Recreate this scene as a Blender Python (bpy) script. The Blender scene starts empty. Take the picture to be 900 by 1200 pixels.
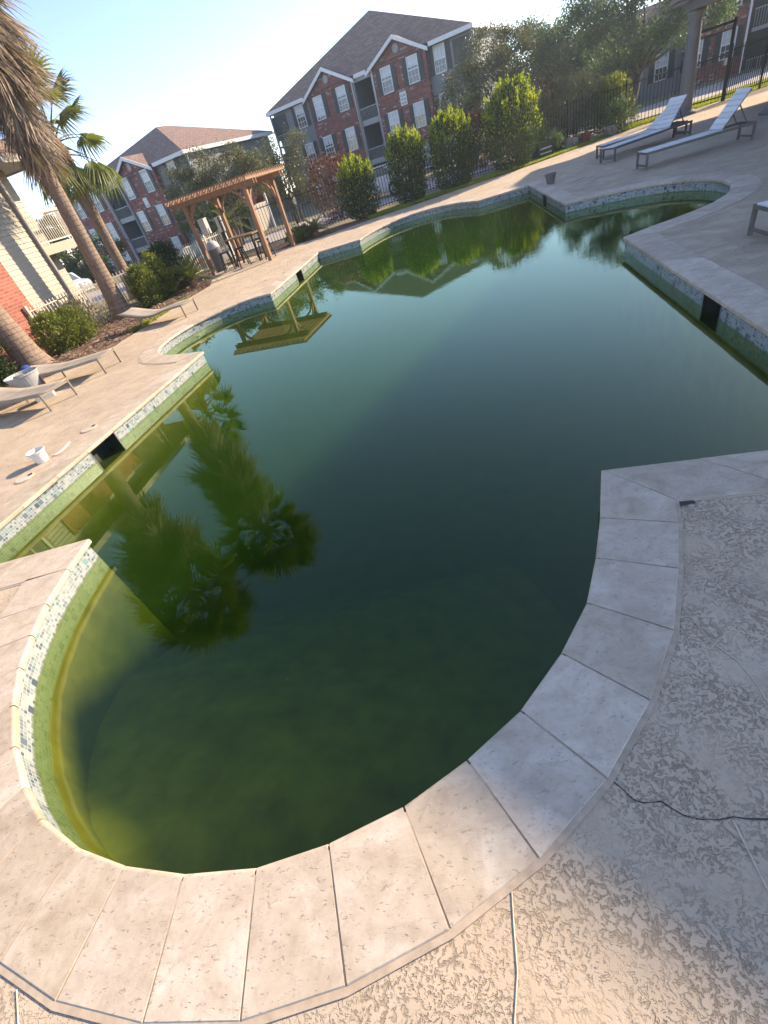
import bpy, bmesh, math, random
import numpy as np
from mathutils import Vector, Matrix, Euler, geometry
random.seed(7); rng = np.random.default_rng(7)
S = bpy.context.scene; COL = S.collection
R = math.radians
# ------------------------------------------------------------------ camera
CAM_H = 2.0
F_PX, NADIR = 520.0, (661.4, 1232.6)            # focal length and nadir of the 900x1200 photograph
_dn = Vector((NADIR[0]-450, NADIR[1]-600, F_PX)).normalized()
_fw = (Vector((0, 0, 1)) - _dn*_dn.z).normalized()
_rt = _dn.cross(_fw)
camd = bpy.data.cameras.new('camera'); cam = bpy.data.objects.new('camera', camd); COL.objects.link(cam)
rot = Matrix(((_rt.x, -_rt.y, -_rt.z), (_fw.x, -_fw.y, -_fw.z), (-_dn.x, _dn.y, _dn.z)))
cam.matrix_world = Matrix.Translation((0, 0, CAM_H)) @ rot.to_4x4()
camd.sensor_fit = 'VERTICAL'; camd.sensor_height = 36; camd.lens = 36*F_PX/1200
camd.clip_start = 0.02; camd.clip_end = 3000
S.camera = cam
# ------------------------------------------------------------------ light
SUN_EL, SUN_AZ = R(25), R(20.5)                  # azimuth measured from +X towards +Y
sdir = Vector((math.cos(SUN_EL)*math.cos(SUN_AZ), math.cos(SUN_EL)*math.sin(SUN_AZ), math.sin(SUN_EL)))
W = bpy.data.worlds.new('World'); S.world = W; W.use_nodes = True
wn = W.node_tree; wn.nodes.clear()
sky = wn.nodes.new('ShaderNodeTexSky'); sky.sky_type = 'NISHITA'; sky.sun_disc = False
sky.sun_elevation = SUN_EL; sky.sun_rotation = R(90) - SUN_AZ
sky.air_density = 0.62; sky.dust_density = 0.15; sky.ozone_density = 1.6; sky.altitude = 0
bg = wn.nodes.new('ShaderNodeBackground'); bg.inputs[1].default_value = 0.15
wo = wn.nodes.new('ShaderNodeOutputWorld')
tint = wn.nodes.new('ShaderNodeMix'); tint.data_type = 'RGBA'; tint.blend_type = 'MULTIPLY'; tint.inputs[0].default_value = 1.0; tint.inputs[7].default_value = (1.08, 0.94, 0.87, 1)
wn.links.new(sky.outputs[0], tint.inputs[6]); wn.links.new(tint.outputs[2], bg.inputs[0]); wn.links.new(bg.outputs[0], wo.inputs[0])
sl = bpy.data.lights.new('sun', 'SUN'); sl.energy = 3.8; sl.angle = R(0.9); sl.color = (1.0, 0.81, 0.58)
sun = bpy.data.objects.new('sun', sl); COL.objects.link(sun)
sun.rotation_euler = sdir.to_track_quat('Z', 'Y').to_euler(); sun.location = sdir*60
S.view_settings.view_transform = 'Standard'; S.view_settings.look = 'None'
S.view_settings.exposure = 1.62; S.view_settings.gamma = 1
S.cycles.max_bounces = 8; S.cycles.transparent_max_bounces = 12; S.cycles.volume_bounces = 1
S.cycles.caustics_reflective = False; S.cycles.caustics_refractive = False
S.cycles.use_adaptive_sampling = True; S.cycles.adaptive_threshold = 0.02
S.cycles.use_denoising = True
# ------------------------------------------------------------------ node helpers
class NT:
    def __init__(s, name):
        s.m = bpy.data.materials.new(name); s.m.use_nodes = True; s.t = s.m.node_tree; s.t.nodes.clear()
        s.out = s.t.nodes.new('ShaderNodeOutputMaterial')
    def set(s, inp, v):
        if isinstance(v, bpy.types.NodeSocket): s.t.links.new(v, inp)
        elif isinstance(v, (tuple, list)) and len(v) == 3 and inp.type == 'RGBA': inp.default_value = (*v, 1)
        else: inp.default_value = v
    def n(s, typ, out=0, props=None, **kw):
        nd = s.t.nodes.new('ShaderNode'+typ)
        for k, v in (props or {}).items(): setattr(nd, k, v)
        for k, v in kw.items():
            key = int(k[1:]) if k[0] == 'i' and k[1:].isdigit() else k.replace('_', ' ')
            s.set(nd.inputs[key], v)
        return nd.outputs[out]
    def math(s, op, a, b=0.0, c=0.0): return s.n('Math', props={'operation': op}, i0=a, i1=b, i2=c)
    def mix(s, f, a, b, mode='MIX'):
        nd = s.t.nodes.new('ShaderNodeMix'); nd.data_type = 'RGBA'; nd.blend_type = mode
        s.set(nd.inputs[0], f); s.set(nd.inputs[6], a); s.set(nd.inputs[7], b); return nd.outputs[2]
    def ramp(s, f, stops, interp='LINEAR'):
        nd = s.t.nodes.new('ShaderNodeValToRGB'); cr = nd.color_ramp; cr.interpolation = interp
        while len(cr.elements) < len(stops): cr.elements.new(0.5)
        for e, (p, c) in zip(cr.elements, stops):
            e.position = p; e.color = (*c, 1) if isinstance(c, tuple) else (c, c, c, 1)
        s.set(nd.inputs[0], f); return nd.outputs[0]
    def co(s, kind='Object'): return s.n('TexCoord', {'Generated': 0, 'Normal': 1, 'UV': 2, 'Object': 3}[kind])
    def map(s, v, scale=(1, 1, 1), rot=(0, 0, 0)): return s.n('Mapping', Vector=v, Scale=scale, Rotation=rot)
    def noise(s, v, sc, det=3.0, rough=0.55, out=0, dist=0.0): return s.n('TexNoise', out, Vector=v, Scale=sc, Detail=det, Roughness=rough, Distortion=dist)
    def bump(s, h, st=0.5, d=0.01, normal=None):
        kw = {'Height': h, 'Strength': st, 'Distance': d}
        if normal is not None: kw['Normal'] = normal
        return s.n('Bump', **kw)
    def pbr(s, col, rough=0.7, normal=None, metal=0.0, spec=0.4, **kw):
        nd = s.t.nodes.new('ShaderNodeBsdfPrincipled')
        s.set(nd.inputs['Base Color'], col); s.set(nd.inputs['Roughness'], rough); s.set(nd.inputs['Metallic'], metal)
        s.set(nd.inputs['Specular IOR Level'], spec)
        if normal is not None: s.set(nd.inputs['Normal'], normal)
        for k, v in kw.items(): s.set(nd.inputs[k.replace('_', ' ')], v)
        s.t.links.new(nd.outputs[0], s.out.inputs[0]); return s.m
def plain(name, col, rough=0.6, metal=0.0, var=0.18, sc=6.0, bump=0.15, spec=0.4):
    k = NT(name); v = k.co()
    f = k.noise(v, sc, 5)
    dark = tuple(c*(1-var) for c in col); lite = tuple(min(1, c*(1+var)) for c in col)
    c = k.ramp(f, [(0.3, dark), (0.7, lite)])
    oi = k.n('ObjectInfo', 5)
    c = k.mix(1.0, c, k.ramp(oi, [(0, 0.9), (1, 1.08)]), 'MULTIPLY')
    return k.pbr(c, rough, k.bump(k.noise(v, sc*8, 4), bump, 0.004), metal, spec)
# ------------------------------------------------------------------ materials
def m_deck():
    k = NT('textured_concrete'); v = k.co()
    big = k.noise(v, 0.9, 4)
    patch = k.ramp(k.noise(v, 3.2, 4, 0.6), [(0.40, 0.0), (0.56, 1.0)])
    w = k.n('VectorMath', props={'operation': 'ADD'}, i0=v, i1=k.n('VectorMath', props={'operation': 'SCALE'}, i0=k.noise(v, 14, 2, out=1), Scale=0.05))
    pa = k.noise(k.map(w, (1, 1.2, 1), (0, 0, 0.5)), 74, 3, 0.62); pb = k.noise(k.map(w, (1.15, 1, 1), (0, 0, 0.2)), 42, 5, 0.7)
    sel = k.ramp(k.noise(v, 5.0, 3), [(0.42, 0.0), (0.58, 1.0)])
    pits = k.ramp(k.math('ADD', k.math('MULTIPLY', pa, sel), k.math('MULTIPLY', pb, k.math('SUBTRACT', 1.0, sel))), [(0.42, 0.0), (0.50, 1.0)])
    fine = k.noise(v, 240, 3)
    pm = k.math('MULTIPLY', k.math('SUBTRACT', 1.0, pits), k.ramp(patch, [(0, 0.18), (1, 1.0)]))   # pit depth
    h = k.math('SUBTRACT', k.math('MULTIPLY', fine, 0.12), pm)
    c = k.ramp(big, [(0.3, (0.49, 0.38, 0.27)), (0.72, (0.58, 0.465, 0.34))])
    c = k.mix(k.math('MULTIPLY', k.ramp(k.noise(v, 7, 5), [(0.45, 0.0), (0.7, 1.0)]), 0.25), c, (0.58, 0.50, 0.41))
    c = k.mix(k.math('MULTIPLY', pm, 0.32), c, (0.17, 0.13, 0.095))
    c = k.mix(k.math('MULTIPLY', k.ramp(k.noise(v, 0.35, 3), [(0.5, 0.0), (0.75, 1.0)]), 0.35), c, (0.36, 0.31, 0.26))
    c = k.mix(k.math('MULTIPLY', k.ramp(k.noise(v, 2.1, 6, 0.7, dist=0.8), [(0.52, 0.0), (0.66, 1.0)]), 0.30), c, (0.33, 0.275, 0.22))
    c = k.mix(k.math('MULTIPLY', k.ramp(k.noise(v, 130, 2), [(0.66, 0.0), (0.72, 1.0)]), 0.5), c, (0.20, 0.16, 0.125))
    return k.pbr(c, 0.82, k.bump(h, 0.85, 0.008), spec=0.3)
def m_coping():
    k = NT('coping_stone'); v = k.co(); oi = k.n('ObjectInfo', 5)
    vv = k.n('VectorMath', props={'operation': 'ADD'}, i0=v, i1=k.n('Combine' 'XYZ', X=k.math('MULTIPLY', oi, 37), Y=k.math('MULTIPLY', oi, 91)))
    a = k.noise(k.map(vv, (1, 1.5, 1), (0, 0, 0.8)), 5, 7, 0.65, dist=0.6)
    b = k.noise(vv, 26, 6, 0.7)
    c = k.ramp(a, [(0.28, (0.41, 0.325, 0.24)), (0.5, (0.52, 0.43, 0.33)), (0.72, (0.62, 0.54, 0.44))])
    c = k.mix(k.math('MULTIPLY', k.ramp(b, [(0.5, 0.0), (0.72, 1.0)]), 0.5), c, (0.36, 0.28, 0.215))
    c = k.mix(k.math('MULTIPLY', k.ramp(k.noise(vv, 11, 3, 0.5, dist=1.5), [(0.62, 0.0), (0.68, 1.0)]), 0.25), c, (0.33, 0.29, 0.25))
    c = k.mix(1.0, c, k.ramp(oi, [(0, (0.84, 0.82, 0.80)), (0.35, (0.96, 0.95, 0.93)), (0.7, (1.0, 1.0, 1.02)), (1, (1.12, 1.13, 1.17))]), 'MULTIPLY')
    pit = k.ramp(k.noise(k.map(vv, (1, 2.2, 1), (0, 0, 0.6)), 42, 4, 0.6), [(0.30, 0.0), (0.40, 1.0)])
    c = k.mix(k.math('MULTIPLY', k.math('SUBTRACT', 1.0, pit), 0.45), c, (0.2, 0.16, 0.12))
    h = k.math('ADD', k.math('MULTIPLY', pit, 0.6), k.math('MULTIPLY', b, 0.5))
    return k.pbr(c, 0.68, k.bump(h, 0.55, 0.004), spec=0.35)
def m_tile():
    k = NT('glass_mosaic'); v = k.co('UV')
    def cells(sz):
        sv = k.n('VectorMath', props={'operation': 'SCALE'}, i0=v, Scale=1/sz)
        fl = k.n('VectorMath', props={'operation': 'FLOOR'}, i0=sv); fr = k.n('VectorMath', props={'operation': 'FRACTION'}, i0=sv)
        sx = k.n('SeparateXYZ', 0, Vector=fr); sy = k.n('SeparateXYZ', 1, Vector=fr)
        g = 0.055
        e = k.math('MINIMUM', k.math('MINIMUM', sx, k.math('SUBTRACT', 1.0, sx)), k.math('MINIMUM', sy, k.math('SUBTRACT', 1.0, sy)))
        return k.n('TexWhiteNoise', 0, Vector=fl), e
    r1, e1 = cells(0.03); r2, e2 = cells(0.06)
    pal = [(0, (0.33, 0.355, 0.365)), (0.28, (0.22, 0.26, 0.28)), (0.5, (0.29, 0.315, 0.315)), (0.66, (0.15, 0.19, 0.225)), (0.8, (0.20, 0.29, 0.29)), (0.9, (0.09, 0.125, 0.165))]
    pal2 = [(0, (0.12, 0.155, 0.20)), (0.4, (0.18, 0.29, 0.31)), (0.7, (0.07, 0.10, 0.14))]
    isbig = k.math('GREATER_THAN', r2, 0.86)
    c = k.mix(isbig, k.ramp(r1, pal, 'CONSTANT'), k.ramp(k.math('FRACT', k.math('MULTIPLY', r2, 53)), pal2, 'CONSTANT'))
    ed = k.mix(isbig, e1, k.math('MULTIPLY', e2, 2.0))
    gr = k.math('LESS_THAN', ed, 0.075)
    c = k.mix(gr, c, (0.42, 0.42, 0.39))
    z = k.n('SeparateXYZ', 1, Vector=v)                      # algae stain creeping up from the waterline
    st = k.math('ADD', z, k.math('MULTIPLY', k.noise(k.map(v, (1, 0.3, 1)), 26, 4), 0.06))
    al = k.ramp(st, [(0.035, 1.0), (0.052, 0.0)])
    c = k.mix(k.math('MULTIPLY', al, 0.85), c, (0.10, 0.13, 0.035))
    return k.pbr(c, 0.22, k.bump(k.math('SUBTRACT', 1.0, gr), 0.4, 0.002), spec=0.5)
def m_plaster(name='algae_plaster', g=1.0):
    k = NT(name); v = k.co()
    c = k.ramp(k.noise(v, 4, 6), [(0.3, (0.105*g, 0.095*g, 0.016*g)), (0.7, (0.20*g, 0.18*g, 0.034*g))])
    return k.pbr(c, 0.9)
def m_water():
    k = NT('green_pool_water'); v = k.co()
    big = k.noise(v, 0.28, 2)
    amp = k.ramp(k.math('ADD', k.math('MULTIPLY', k.n('SeparateXYZ', 0, Vector=v), 0.09), k.math('MULTIPLY', big, 0.7)), [(0.35, 0.0), (1.15, 1.0)])
    n1 = k.noise(k.map(v, (1.0, 1.6, 1), (0, 0, 0.3)), 7.5, 2, 0.5)
    n2 = k.noise(v, 1.1, 2)
    h = k.math('ADD', k.math('MULTIPLY', n1, k.math('ADD', 0.012, k.math('MULTIPLY', amp, 0.8))), k.math('MULTIPLY', n2, 0.12))
    nb = k.bump(h, 0.10, 0.012)
    g = k.t.nodes.new('ShaderNodeBsdfGlossy'); g.inputs[0].default_value = (0.84, 1.0, 0.78, 1); g.inputs['Roughness'].default_value = 0.0; k.set(g.inputs['Normal'], nb)
    tr = k.t.nodes.new('ShaderNodeBsdfTransparent'); tr.inputs[0].default_value = (0.95, 1.0, 0.86, 1)
    fr = k.math('MULTIPLY', k.n('Fresnel', IOR=1.52, Normal=nb), k.math('SUBTRACT', 1.0, k.n('NewGeometry', 6)))
    mx = k.t.nodes.new('ShaderNodeMixShader'); k.set(mx.inputs[0], fr)
    k.t.links.new(tr.outputs[0], mx.inputs[1]); k.t.links.new(g.outputs[0], mx.inputs[2])
    k.t.links.new(mx.outputs[0], k.out.inputs[0])
    vs = k.t.nodes.new('ShaderNodeVolumeScatter'); vs.inputs[0].default_value = (0.32, 0.70, 0.15, 1); vs.inputs[1].default_value = 0.066; vs.inputs[2].default_value = 0.1
    va = k.t.nodes.new('ShaderNodeVolumeAbsorption'); va.inputs[0].default_value = (0.46, 0.60, 0.0, 1); va.inputs[1].default_value = 1.15
    ad = k.t.nodes.new('ShaderNodeAddShader'); k.t.links.new(vs.outputs[0], ad.inputs[0]); k.t.links.new(va.outputs[0], ad.inputs[1])
    k.t.links.new(ad.outputs[0], k.out.inputs[1])
    return k.m
def m_brick(name, cols, mortar, bw=0.2, bh=0.067, spread=1.0):
    k = NT(name); v = k.co('UV')
    br = k.t.nodes.new('ShaderNodeTexBrick'); k.set(br.inputs['Vector'], v)
    br.inputs['Color1'].default_value = (0, 0, 0, 1); br.inputs['Color2'].default_value = (1, 1, 1, 1); br.inputs['Mortar'].default_value = (0.5, 0.5, 0.5, 1)
    br.inputs['Scale'].default_value = 1; br.inputs['Mortar Size'].default_value = 0.006; br.inputs['Brick Width'].default_value = bw; br.inputs['Row Height'].default_value = bh; br.inputs['Bias'].default_value = 0
    c = k.ramp(br.outputs[0], cols, 'CONSTANT')
    c = k.mix(br.outputs['Fac'], c, mortar)
    c = k.mix(k.math('MULTIPLY', k.noise(v, 0.7, 5), 0.4), c, tuple(x*0.6 for x in mortar))
    return k.pbr(c, 0.9, k.bump(k.math('SUBTRACT', 1.0, br.outputs['Fac']), 0.5, 0.006), spec=0.2)
def m_shingle():
    k = NT('asphalt_shingle'); v = k.co('UV')
    br = k.t.nodes.new('ShaderNodeTexBrick'); k.set(br.inputs['Vector'], v)
    br.inputs['Color1'].default_value = (0.21, 0.137, 0.107, 1); br.inputs['Color2'].default_value = (0.33, 0.228, 0.178, 1); br.inputs['Mortar'].default_value = (0.11, 0.09, 0.08, 1)
    br.inputs['Scale'].default_value = 1; br.inputs['Mortar Size'].default_value = 0.012; br.inputs['Brick Width'].default_value = 0.32; br.inputs['Row Height'].default_value = 0.15
    c = k.mix(k.math('MULTIPLY', k.noise(v, 0.5, 5), 0.5), br.outputs[0], (0.22, 0.16, 0.135))
    return k.pbr(c, 0.95, k.bump(k.math('SUBTRACT', 1.0, br.outputs['Fac']), 0.4, 0.01), spec=0.15)
def m_leaf(name, a, b, trans=0.35, sc=1.6, c3=None):
    k = NT(name); v = k.co()
    f = k.math('ADD', k.math('MULTIPLY', k.noise(v, sc, 3), 0.55), k.math('MULTIPLY', k.n('TexWhiteNoise', 0, Vector=k.n('VectorMath', props={'operation': 'SCALE'}, i0=v, Scale=9.0)), 0.45))
    st = [(0.25, a), (0.75, b)] if not c3 else [(0.2, a), (0.55, b), (0.8, c3)]
    c = k.ramp(f, st)
    p = k.t.nodes.new('ShaderNodeBsdfPrincipled'); k.set(p.inputs['Base Color'], c); p.inputs['Roughness'].default_value = 0.5; p.inputs['Specular IOR Level'].default_value = 0.35
    t = k.t.nodes.new('ShaderNodeBsdfTranslucent'); k.set(t.inputs[0], k.mix(1.0, c, (1.3, 1.35, 0.6), 'MULTIPLY'))
    mx = k.t.nodes.new('ShaderNodeMixShader'); mx.inputs[0].default_value = trans
    k.t.links.new(p.outputs[0], mx.inputs[1]); k.t.links.new(t.outputs[0], mx.inputs[2]); k.t.links.new(mx.outputs[0], k.out.inputs[0])
    return k.m
def m_bark(name, a, b, rings=0.0):
    k = NT(name); v = k.co()
    f = k.noise(k.map(v, (9, 9, 2.2)), 2.2, 6, 0.65)
    c = k.ramp(f, [(0.3, a), (0.7, b)])
    h = f
    if rings:
        z = k.n('SeparateXYZ', 2, Vector=k.n('VectorMath', props={'operation': 'ADD'}, i0=v, i1=k.n('VectorMath', props={'operation': 'SCALE'}, i0=k.noise(v, 3.5, 2, out=1), Scale=0.09)))
        w = k.math('FRACT', k.math('MULTIPLY', z, rings))
        line = k.ramp(w, [(0.0, 1.0), (0.16, 0.0)])
        c = k.mix(k.math('MULTIPLY', line, 0.2), c, tuple(x*0.45 for x in a))
        h = k.math('SUBTRACT', f, k.math('MULTIPLY', line, 0.6))
    return k.pbr(c, 0.95, k.bump(h, 0.8, 0.02), spec=0.1)
def m_ground(name, stops, sc, bd, stretch=(1, 1, 1)):
    k = NT(name); v = k.map(k.co(), stretch)
    f = k.noise(v, sc, 6, 0.7); g = k.noise(v, sc*0.08, 3)
    c = k.ramp(k.math('ADD', k.math('MULTIPLY', f, 0.7), k.math('MULTIPLY', g, 0.3)), stops)
    return k.pbr(c, 0.95, k.bump(f, 0.9, bd), spec=0.1)
def m_wood(name, a, b):
    k = NT(name); v = k.co(); oi = k.n('ObjectInfo', 5)
    f = k.noise(k.map(v, (14, 14, 1.2)), 2.4, 6, 0.6)
    c = k.mix(1.0, k.ramp(f, [(0.3, a), (0.7, b)]), k.ramp(oi, [(0, 0.85), (1, 1.1)]), 'MULTIPLY')
    return k.pbr(c, 0.7, k.bump(f, 0.3, 0.003), spec=0.3)
def m_glass():
    k = NT('window_glass'); v = k.co()
    c = k.ramp(k.noise(v, 0.9, 2), [(0.4, (0.02, 0.025, 0.03)), (0.65, (0.06, 0.065, 0.07))])
    return k.pbr(c, 0.06, spec=0.7)
def m_blind():
    k = NT('window_blind'); v = k.co('UV'); y = k.n('SeparateXYZ', 1, Vector=v)
    l = k.ramp(k.math('FRACT', k.math('MULTIPLY', y, 16)), [(0.0, 0.6), (0.25, 1.0)])
    return k.pbr(k.mix(1.0, (0.46, 0.48, 0.51), l, 'MULTIPLY'), 0.25, spec=0.6)
def m_sling(name, a):
    k = NT(name); v = k.co()
    w = k.math('MULTIPLY', k.math('SINE', k.math('MULTIPLY', k.n('SeparateXYZ', 0, Vector=v), 900)), k.math('SINE', k.math('MULTIPLY', k.n('SeparateXYZ', 1, Vector=v), 900)))
    c = k.ramp(k.math('ADD', k.noise(v, 5, 4), k.math('MULTIPLY', w, 0.12)), [(0.3, tuple(x*0.85 for x in a)), (0.7, tuple(x*1.12 for x in a))])
    return k.pbr(c, 0.8, spec=0.2)
MT = {
 'deck': m_deck(), 'coping': m_coping(), 'tile': m_tile(), 'plaster': m_plaster('algae_plaster', 0.8), 'shelf_plaster': m_plaster('shelf_plaster', 1.35), 'water': m_water(),
 'grout': plain('sandy_mortar', (0.47, 0.37, 0.275), 0.95, sc=20), 'bead': plain('caulk_bead', (0.50, 0.41, 0.32), 0.8, sc=25),
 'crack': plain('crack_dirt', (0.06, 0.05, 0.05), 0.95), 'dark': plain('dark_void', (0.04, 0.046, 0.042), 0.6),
 'brick': m_brick('red_brick', [(0, (0.14, 0.040, 0.030)), (0.25, (0.21, 0.060, 0.045)), (0.55, (0.27, 0.082, 0.06)), (0.8, (0.18, 0.075, 0.065)), (0.93, (0.38, 0.28, 0.25))], (0.24, 0.17, 0.15), 0.24, 0.1),
 'brick_orange': m_brick('orange_brick', [(0, (0.30, 0.085, 0.055)), (0.4, (0.36, 0.115, 0.075)), (0.8, (0.25, 0.07, 0.048))], (0.36, 0.26, 0.21), 0.22, 0.085),
 'shingle': m_shingle(), 'siding_gray': plain('gray_siding_paint', (0.17, 0.18, 0.19), 0.6, var=0.08, sc=1.5),
 'siding': plain('cream_siding_paint', (0.36, 0.325, 0.25), 0.55, var=0.05, sc=1.2, bump=0.05), 'trim': plain('white_trim_paint', (0.62, 0.62, 0.62), 0.5, var=0.06),
 'taupe': plain('taupe_trim_paint', (0.34, 0.31, 0.28), 0.55, var=0.07), 'gray_trim': plain('gray_trim_paint', (0.26, 0.265, 0.27), 0.5, var=0.07),
 'shutter': plain('black_shutter_paint', (0.022, 0.024, 0.028), 0.5), 'glass': m_glass(), 'blind': m_blind(),
 'wood': m_wood('cedar_wood', (0.20, 0.11, 0.065), (0.35, 0.215, 0.135)), 'table_wood': m_wood('weathered_table_wood', (0.16, 0.10, 0.055), (0.28, 0.185, 0.10)),
 'black_metal': plain('black_painted_metal', (0.022, 0.021, 0.02), 0.45, 0.3), 'beige_metal': plain('beige_painted_metal', (0.52, 0.47, 0.39), 0.5, var=0.06),
 'frame': plain('taupe_lounger_metal', (0.27, 0.23, 0.19), 0.45, 0.4, var=0.1), 'frame_dark': plain('gray_lounger_frame', (0.15, 0.135, 0.125), 0.5, 0.2, var=0.1),
 'sling': m_sling('taupe_sling_fabric', (0.31, 0.27, 0.23)), 'slat': plain('pale_gray_slat', (0.68, 0.68, 0.68), 0.5, var=0.08), 'sling_gray': m_sling('gray_sling_fabric', (0.36, 0.34, 0.32)),
 'plastic_white': plain('white_plastic', (0.66, 0.64, 0.60), 0.45, var=0.06), 'plastic_gray': plain('gray_plastic', (0.40, 0.40, 0.40), 0.5), 'plastic_dkgray': plain('dark_gray_plastic', (0.13, 0.125, 0.125), 0.5),
 'lid': plain('beige_plastic_lid', (0.55, 0.48, 0.39), 0.6), 'blue': plain('blue_cloth', (0.03, 0.05, 0.22), 0.9), 'terracotta': plain('terracotta_clay', (0.20, 0.06, 0.045), 0.85),
 'rock': plain('gray_boulder', (0.22, 0.195, 0.17), 0.95, var=0.3, sc=5, bump=0.6), 'utility': plain('gray_utility_metal', (0.46, 0.45, 0.42), 0.5), 'green_metal': plain('dark_green_metal', (0.03, 0.045, 0.035), 0.5),
 'column': plain('gray_column_paint', (0.135, 0.14, 0.148), 0.6, var=0.06, sc=2), 'clay': plain('clay_roof', (0.45, 0.13, 0.08), 0.8),
 'car_white': plain('white_car_paint', (0.6, 0.62, 0.64), 0.2), 'car_teal': plain('teal_car_paint', (0.10, 0.19, 0.18), 0.2), 'car_red': plain('red_car_paint', (0.42, 0.03, 0.03), 0.25), 'tyre': plain('tyre_rubber', (0.02, 0.02, 0.02), 0.9), 'car_glass': plain('car_glass', (0.10, 0.15, 0.15), 0.08, spec=0.8), 'red_light': plain('red_lens', (0.5, 0.02, 0.02), 0.3),
 'mulch': m_ground('bark_mulch', [(0.3, (0.07, 0.042, 0.03)), (0.5, (0.19, 0.12, 0.085)), (0.68, (0.38, 0.27, 0.205))], 26, 0.04, (1, 2.0, 1)),
 'lawn': m_ground('lawn_soil', [(0.3, (0.11, 0.14, 0.03)), (0.7, (0.26, 0.28, 0.07))], 18, 0.03), 'yard': m_ground('dry_yard', [(0.3, (0.12, 0.12, 0.06)), (0.7, (0.30, 0.24, 0.17))], 3, 0.03),
 'road': plain('concrete_road', (0.36, 0.31, 0.28), 0.9, var=0.1, sc=1.5), 'kerb': plain('concrete_kerb', (0.38, 0.34, 0.30), 0.9, sc=4),
 'chip': m_leaf('bark_chip', (0.10, 0.06, 0.04), (0.30, 0.21, 0.155), 0.0, 9, (0.44, 0.34, 0.27)),
 'grass': m_leaf('grass_blades', (0.17, 0.22, 0.025), (0.38, 0.40, 0.06), 0.45, 3),
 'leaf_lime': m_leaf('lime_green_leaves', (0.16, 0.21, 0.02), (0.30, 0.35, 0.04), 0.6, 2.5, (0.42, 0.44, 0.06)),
 'leaf_bush': m_leaf('bush_shade_leaves', (0.022, 0.042, 0.012), (0.075, 0.105, 0.024), 0.3, 2.5),  # darker green paints the bushes' shaded lower body
 'leaf_mid': m_leaf('mid_green_leaves', (0.035, 0.06, 0.014), (0.10, 0.13, 0.03), 0.35), 'leaf_dark': m_leaf('dark_green_leaves', (0.014, 0.028, 0.009), (0.045, 0.07, 0.018), 0.25),
 'leaf_olive': m_leaf('olive_gray_leaves', (0.06, 0.068, 0.035), (0.17, 0.165, 0.085), 0.3), 'leaf_blue': m_leaf('dull_green_leaves', (0.05, 0.078, 0.05), (0.12, 0.165, 0.10), 0.5),  # leaf_blue: dull blue-green leaf tone
 'leaf_red': m_leaf('reddish_brown_leaves', (0.06, 0.02, 0.014), (0.17, 0.065, 0.04), 0.3), 'leaf_yellow': m_leaf('yellow_green_leaves', (0.13, 0.15, 0.02), (0.30, 0.30, 0.04), 0.5),
 'leaf_hedge': m_leaf('hedge_leaves', (0.07, 0.10, 0.018), (0.22, 0.245, 0.05), 0.4), 'leaf_tan': m_leaf('dry_tan_leaves', (0.10, 0.09, 0.05), (0.23, 0.20, 0.12), 0.3),
 'palm_leaf': m_leaf('palm_leaf', (0.075, 0.10, 0.03), (0.21, 0.23, 0.075), 0.4, 0.8), 'palm_dead': m_leaf('dead_palm_leaf', (0.16, 0.115, 0.085), (0.37, 0.285, 0.22), 0.25, 1.5),
 'palm_bark': m_bark('palm_bark', (0.17, 0.125, 0.095), (0.31, 0.235, 0.18), 9), 'palm_boot': m_bark('palm_boot', (0.15, 0.075, 0.045), (0.33, 0.19, 0.13), 5), 'bark': m_bark('tree_bark', (0.07, 0.055, 0.045), (0.17, 0.14, 0.115)),
}
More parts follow.
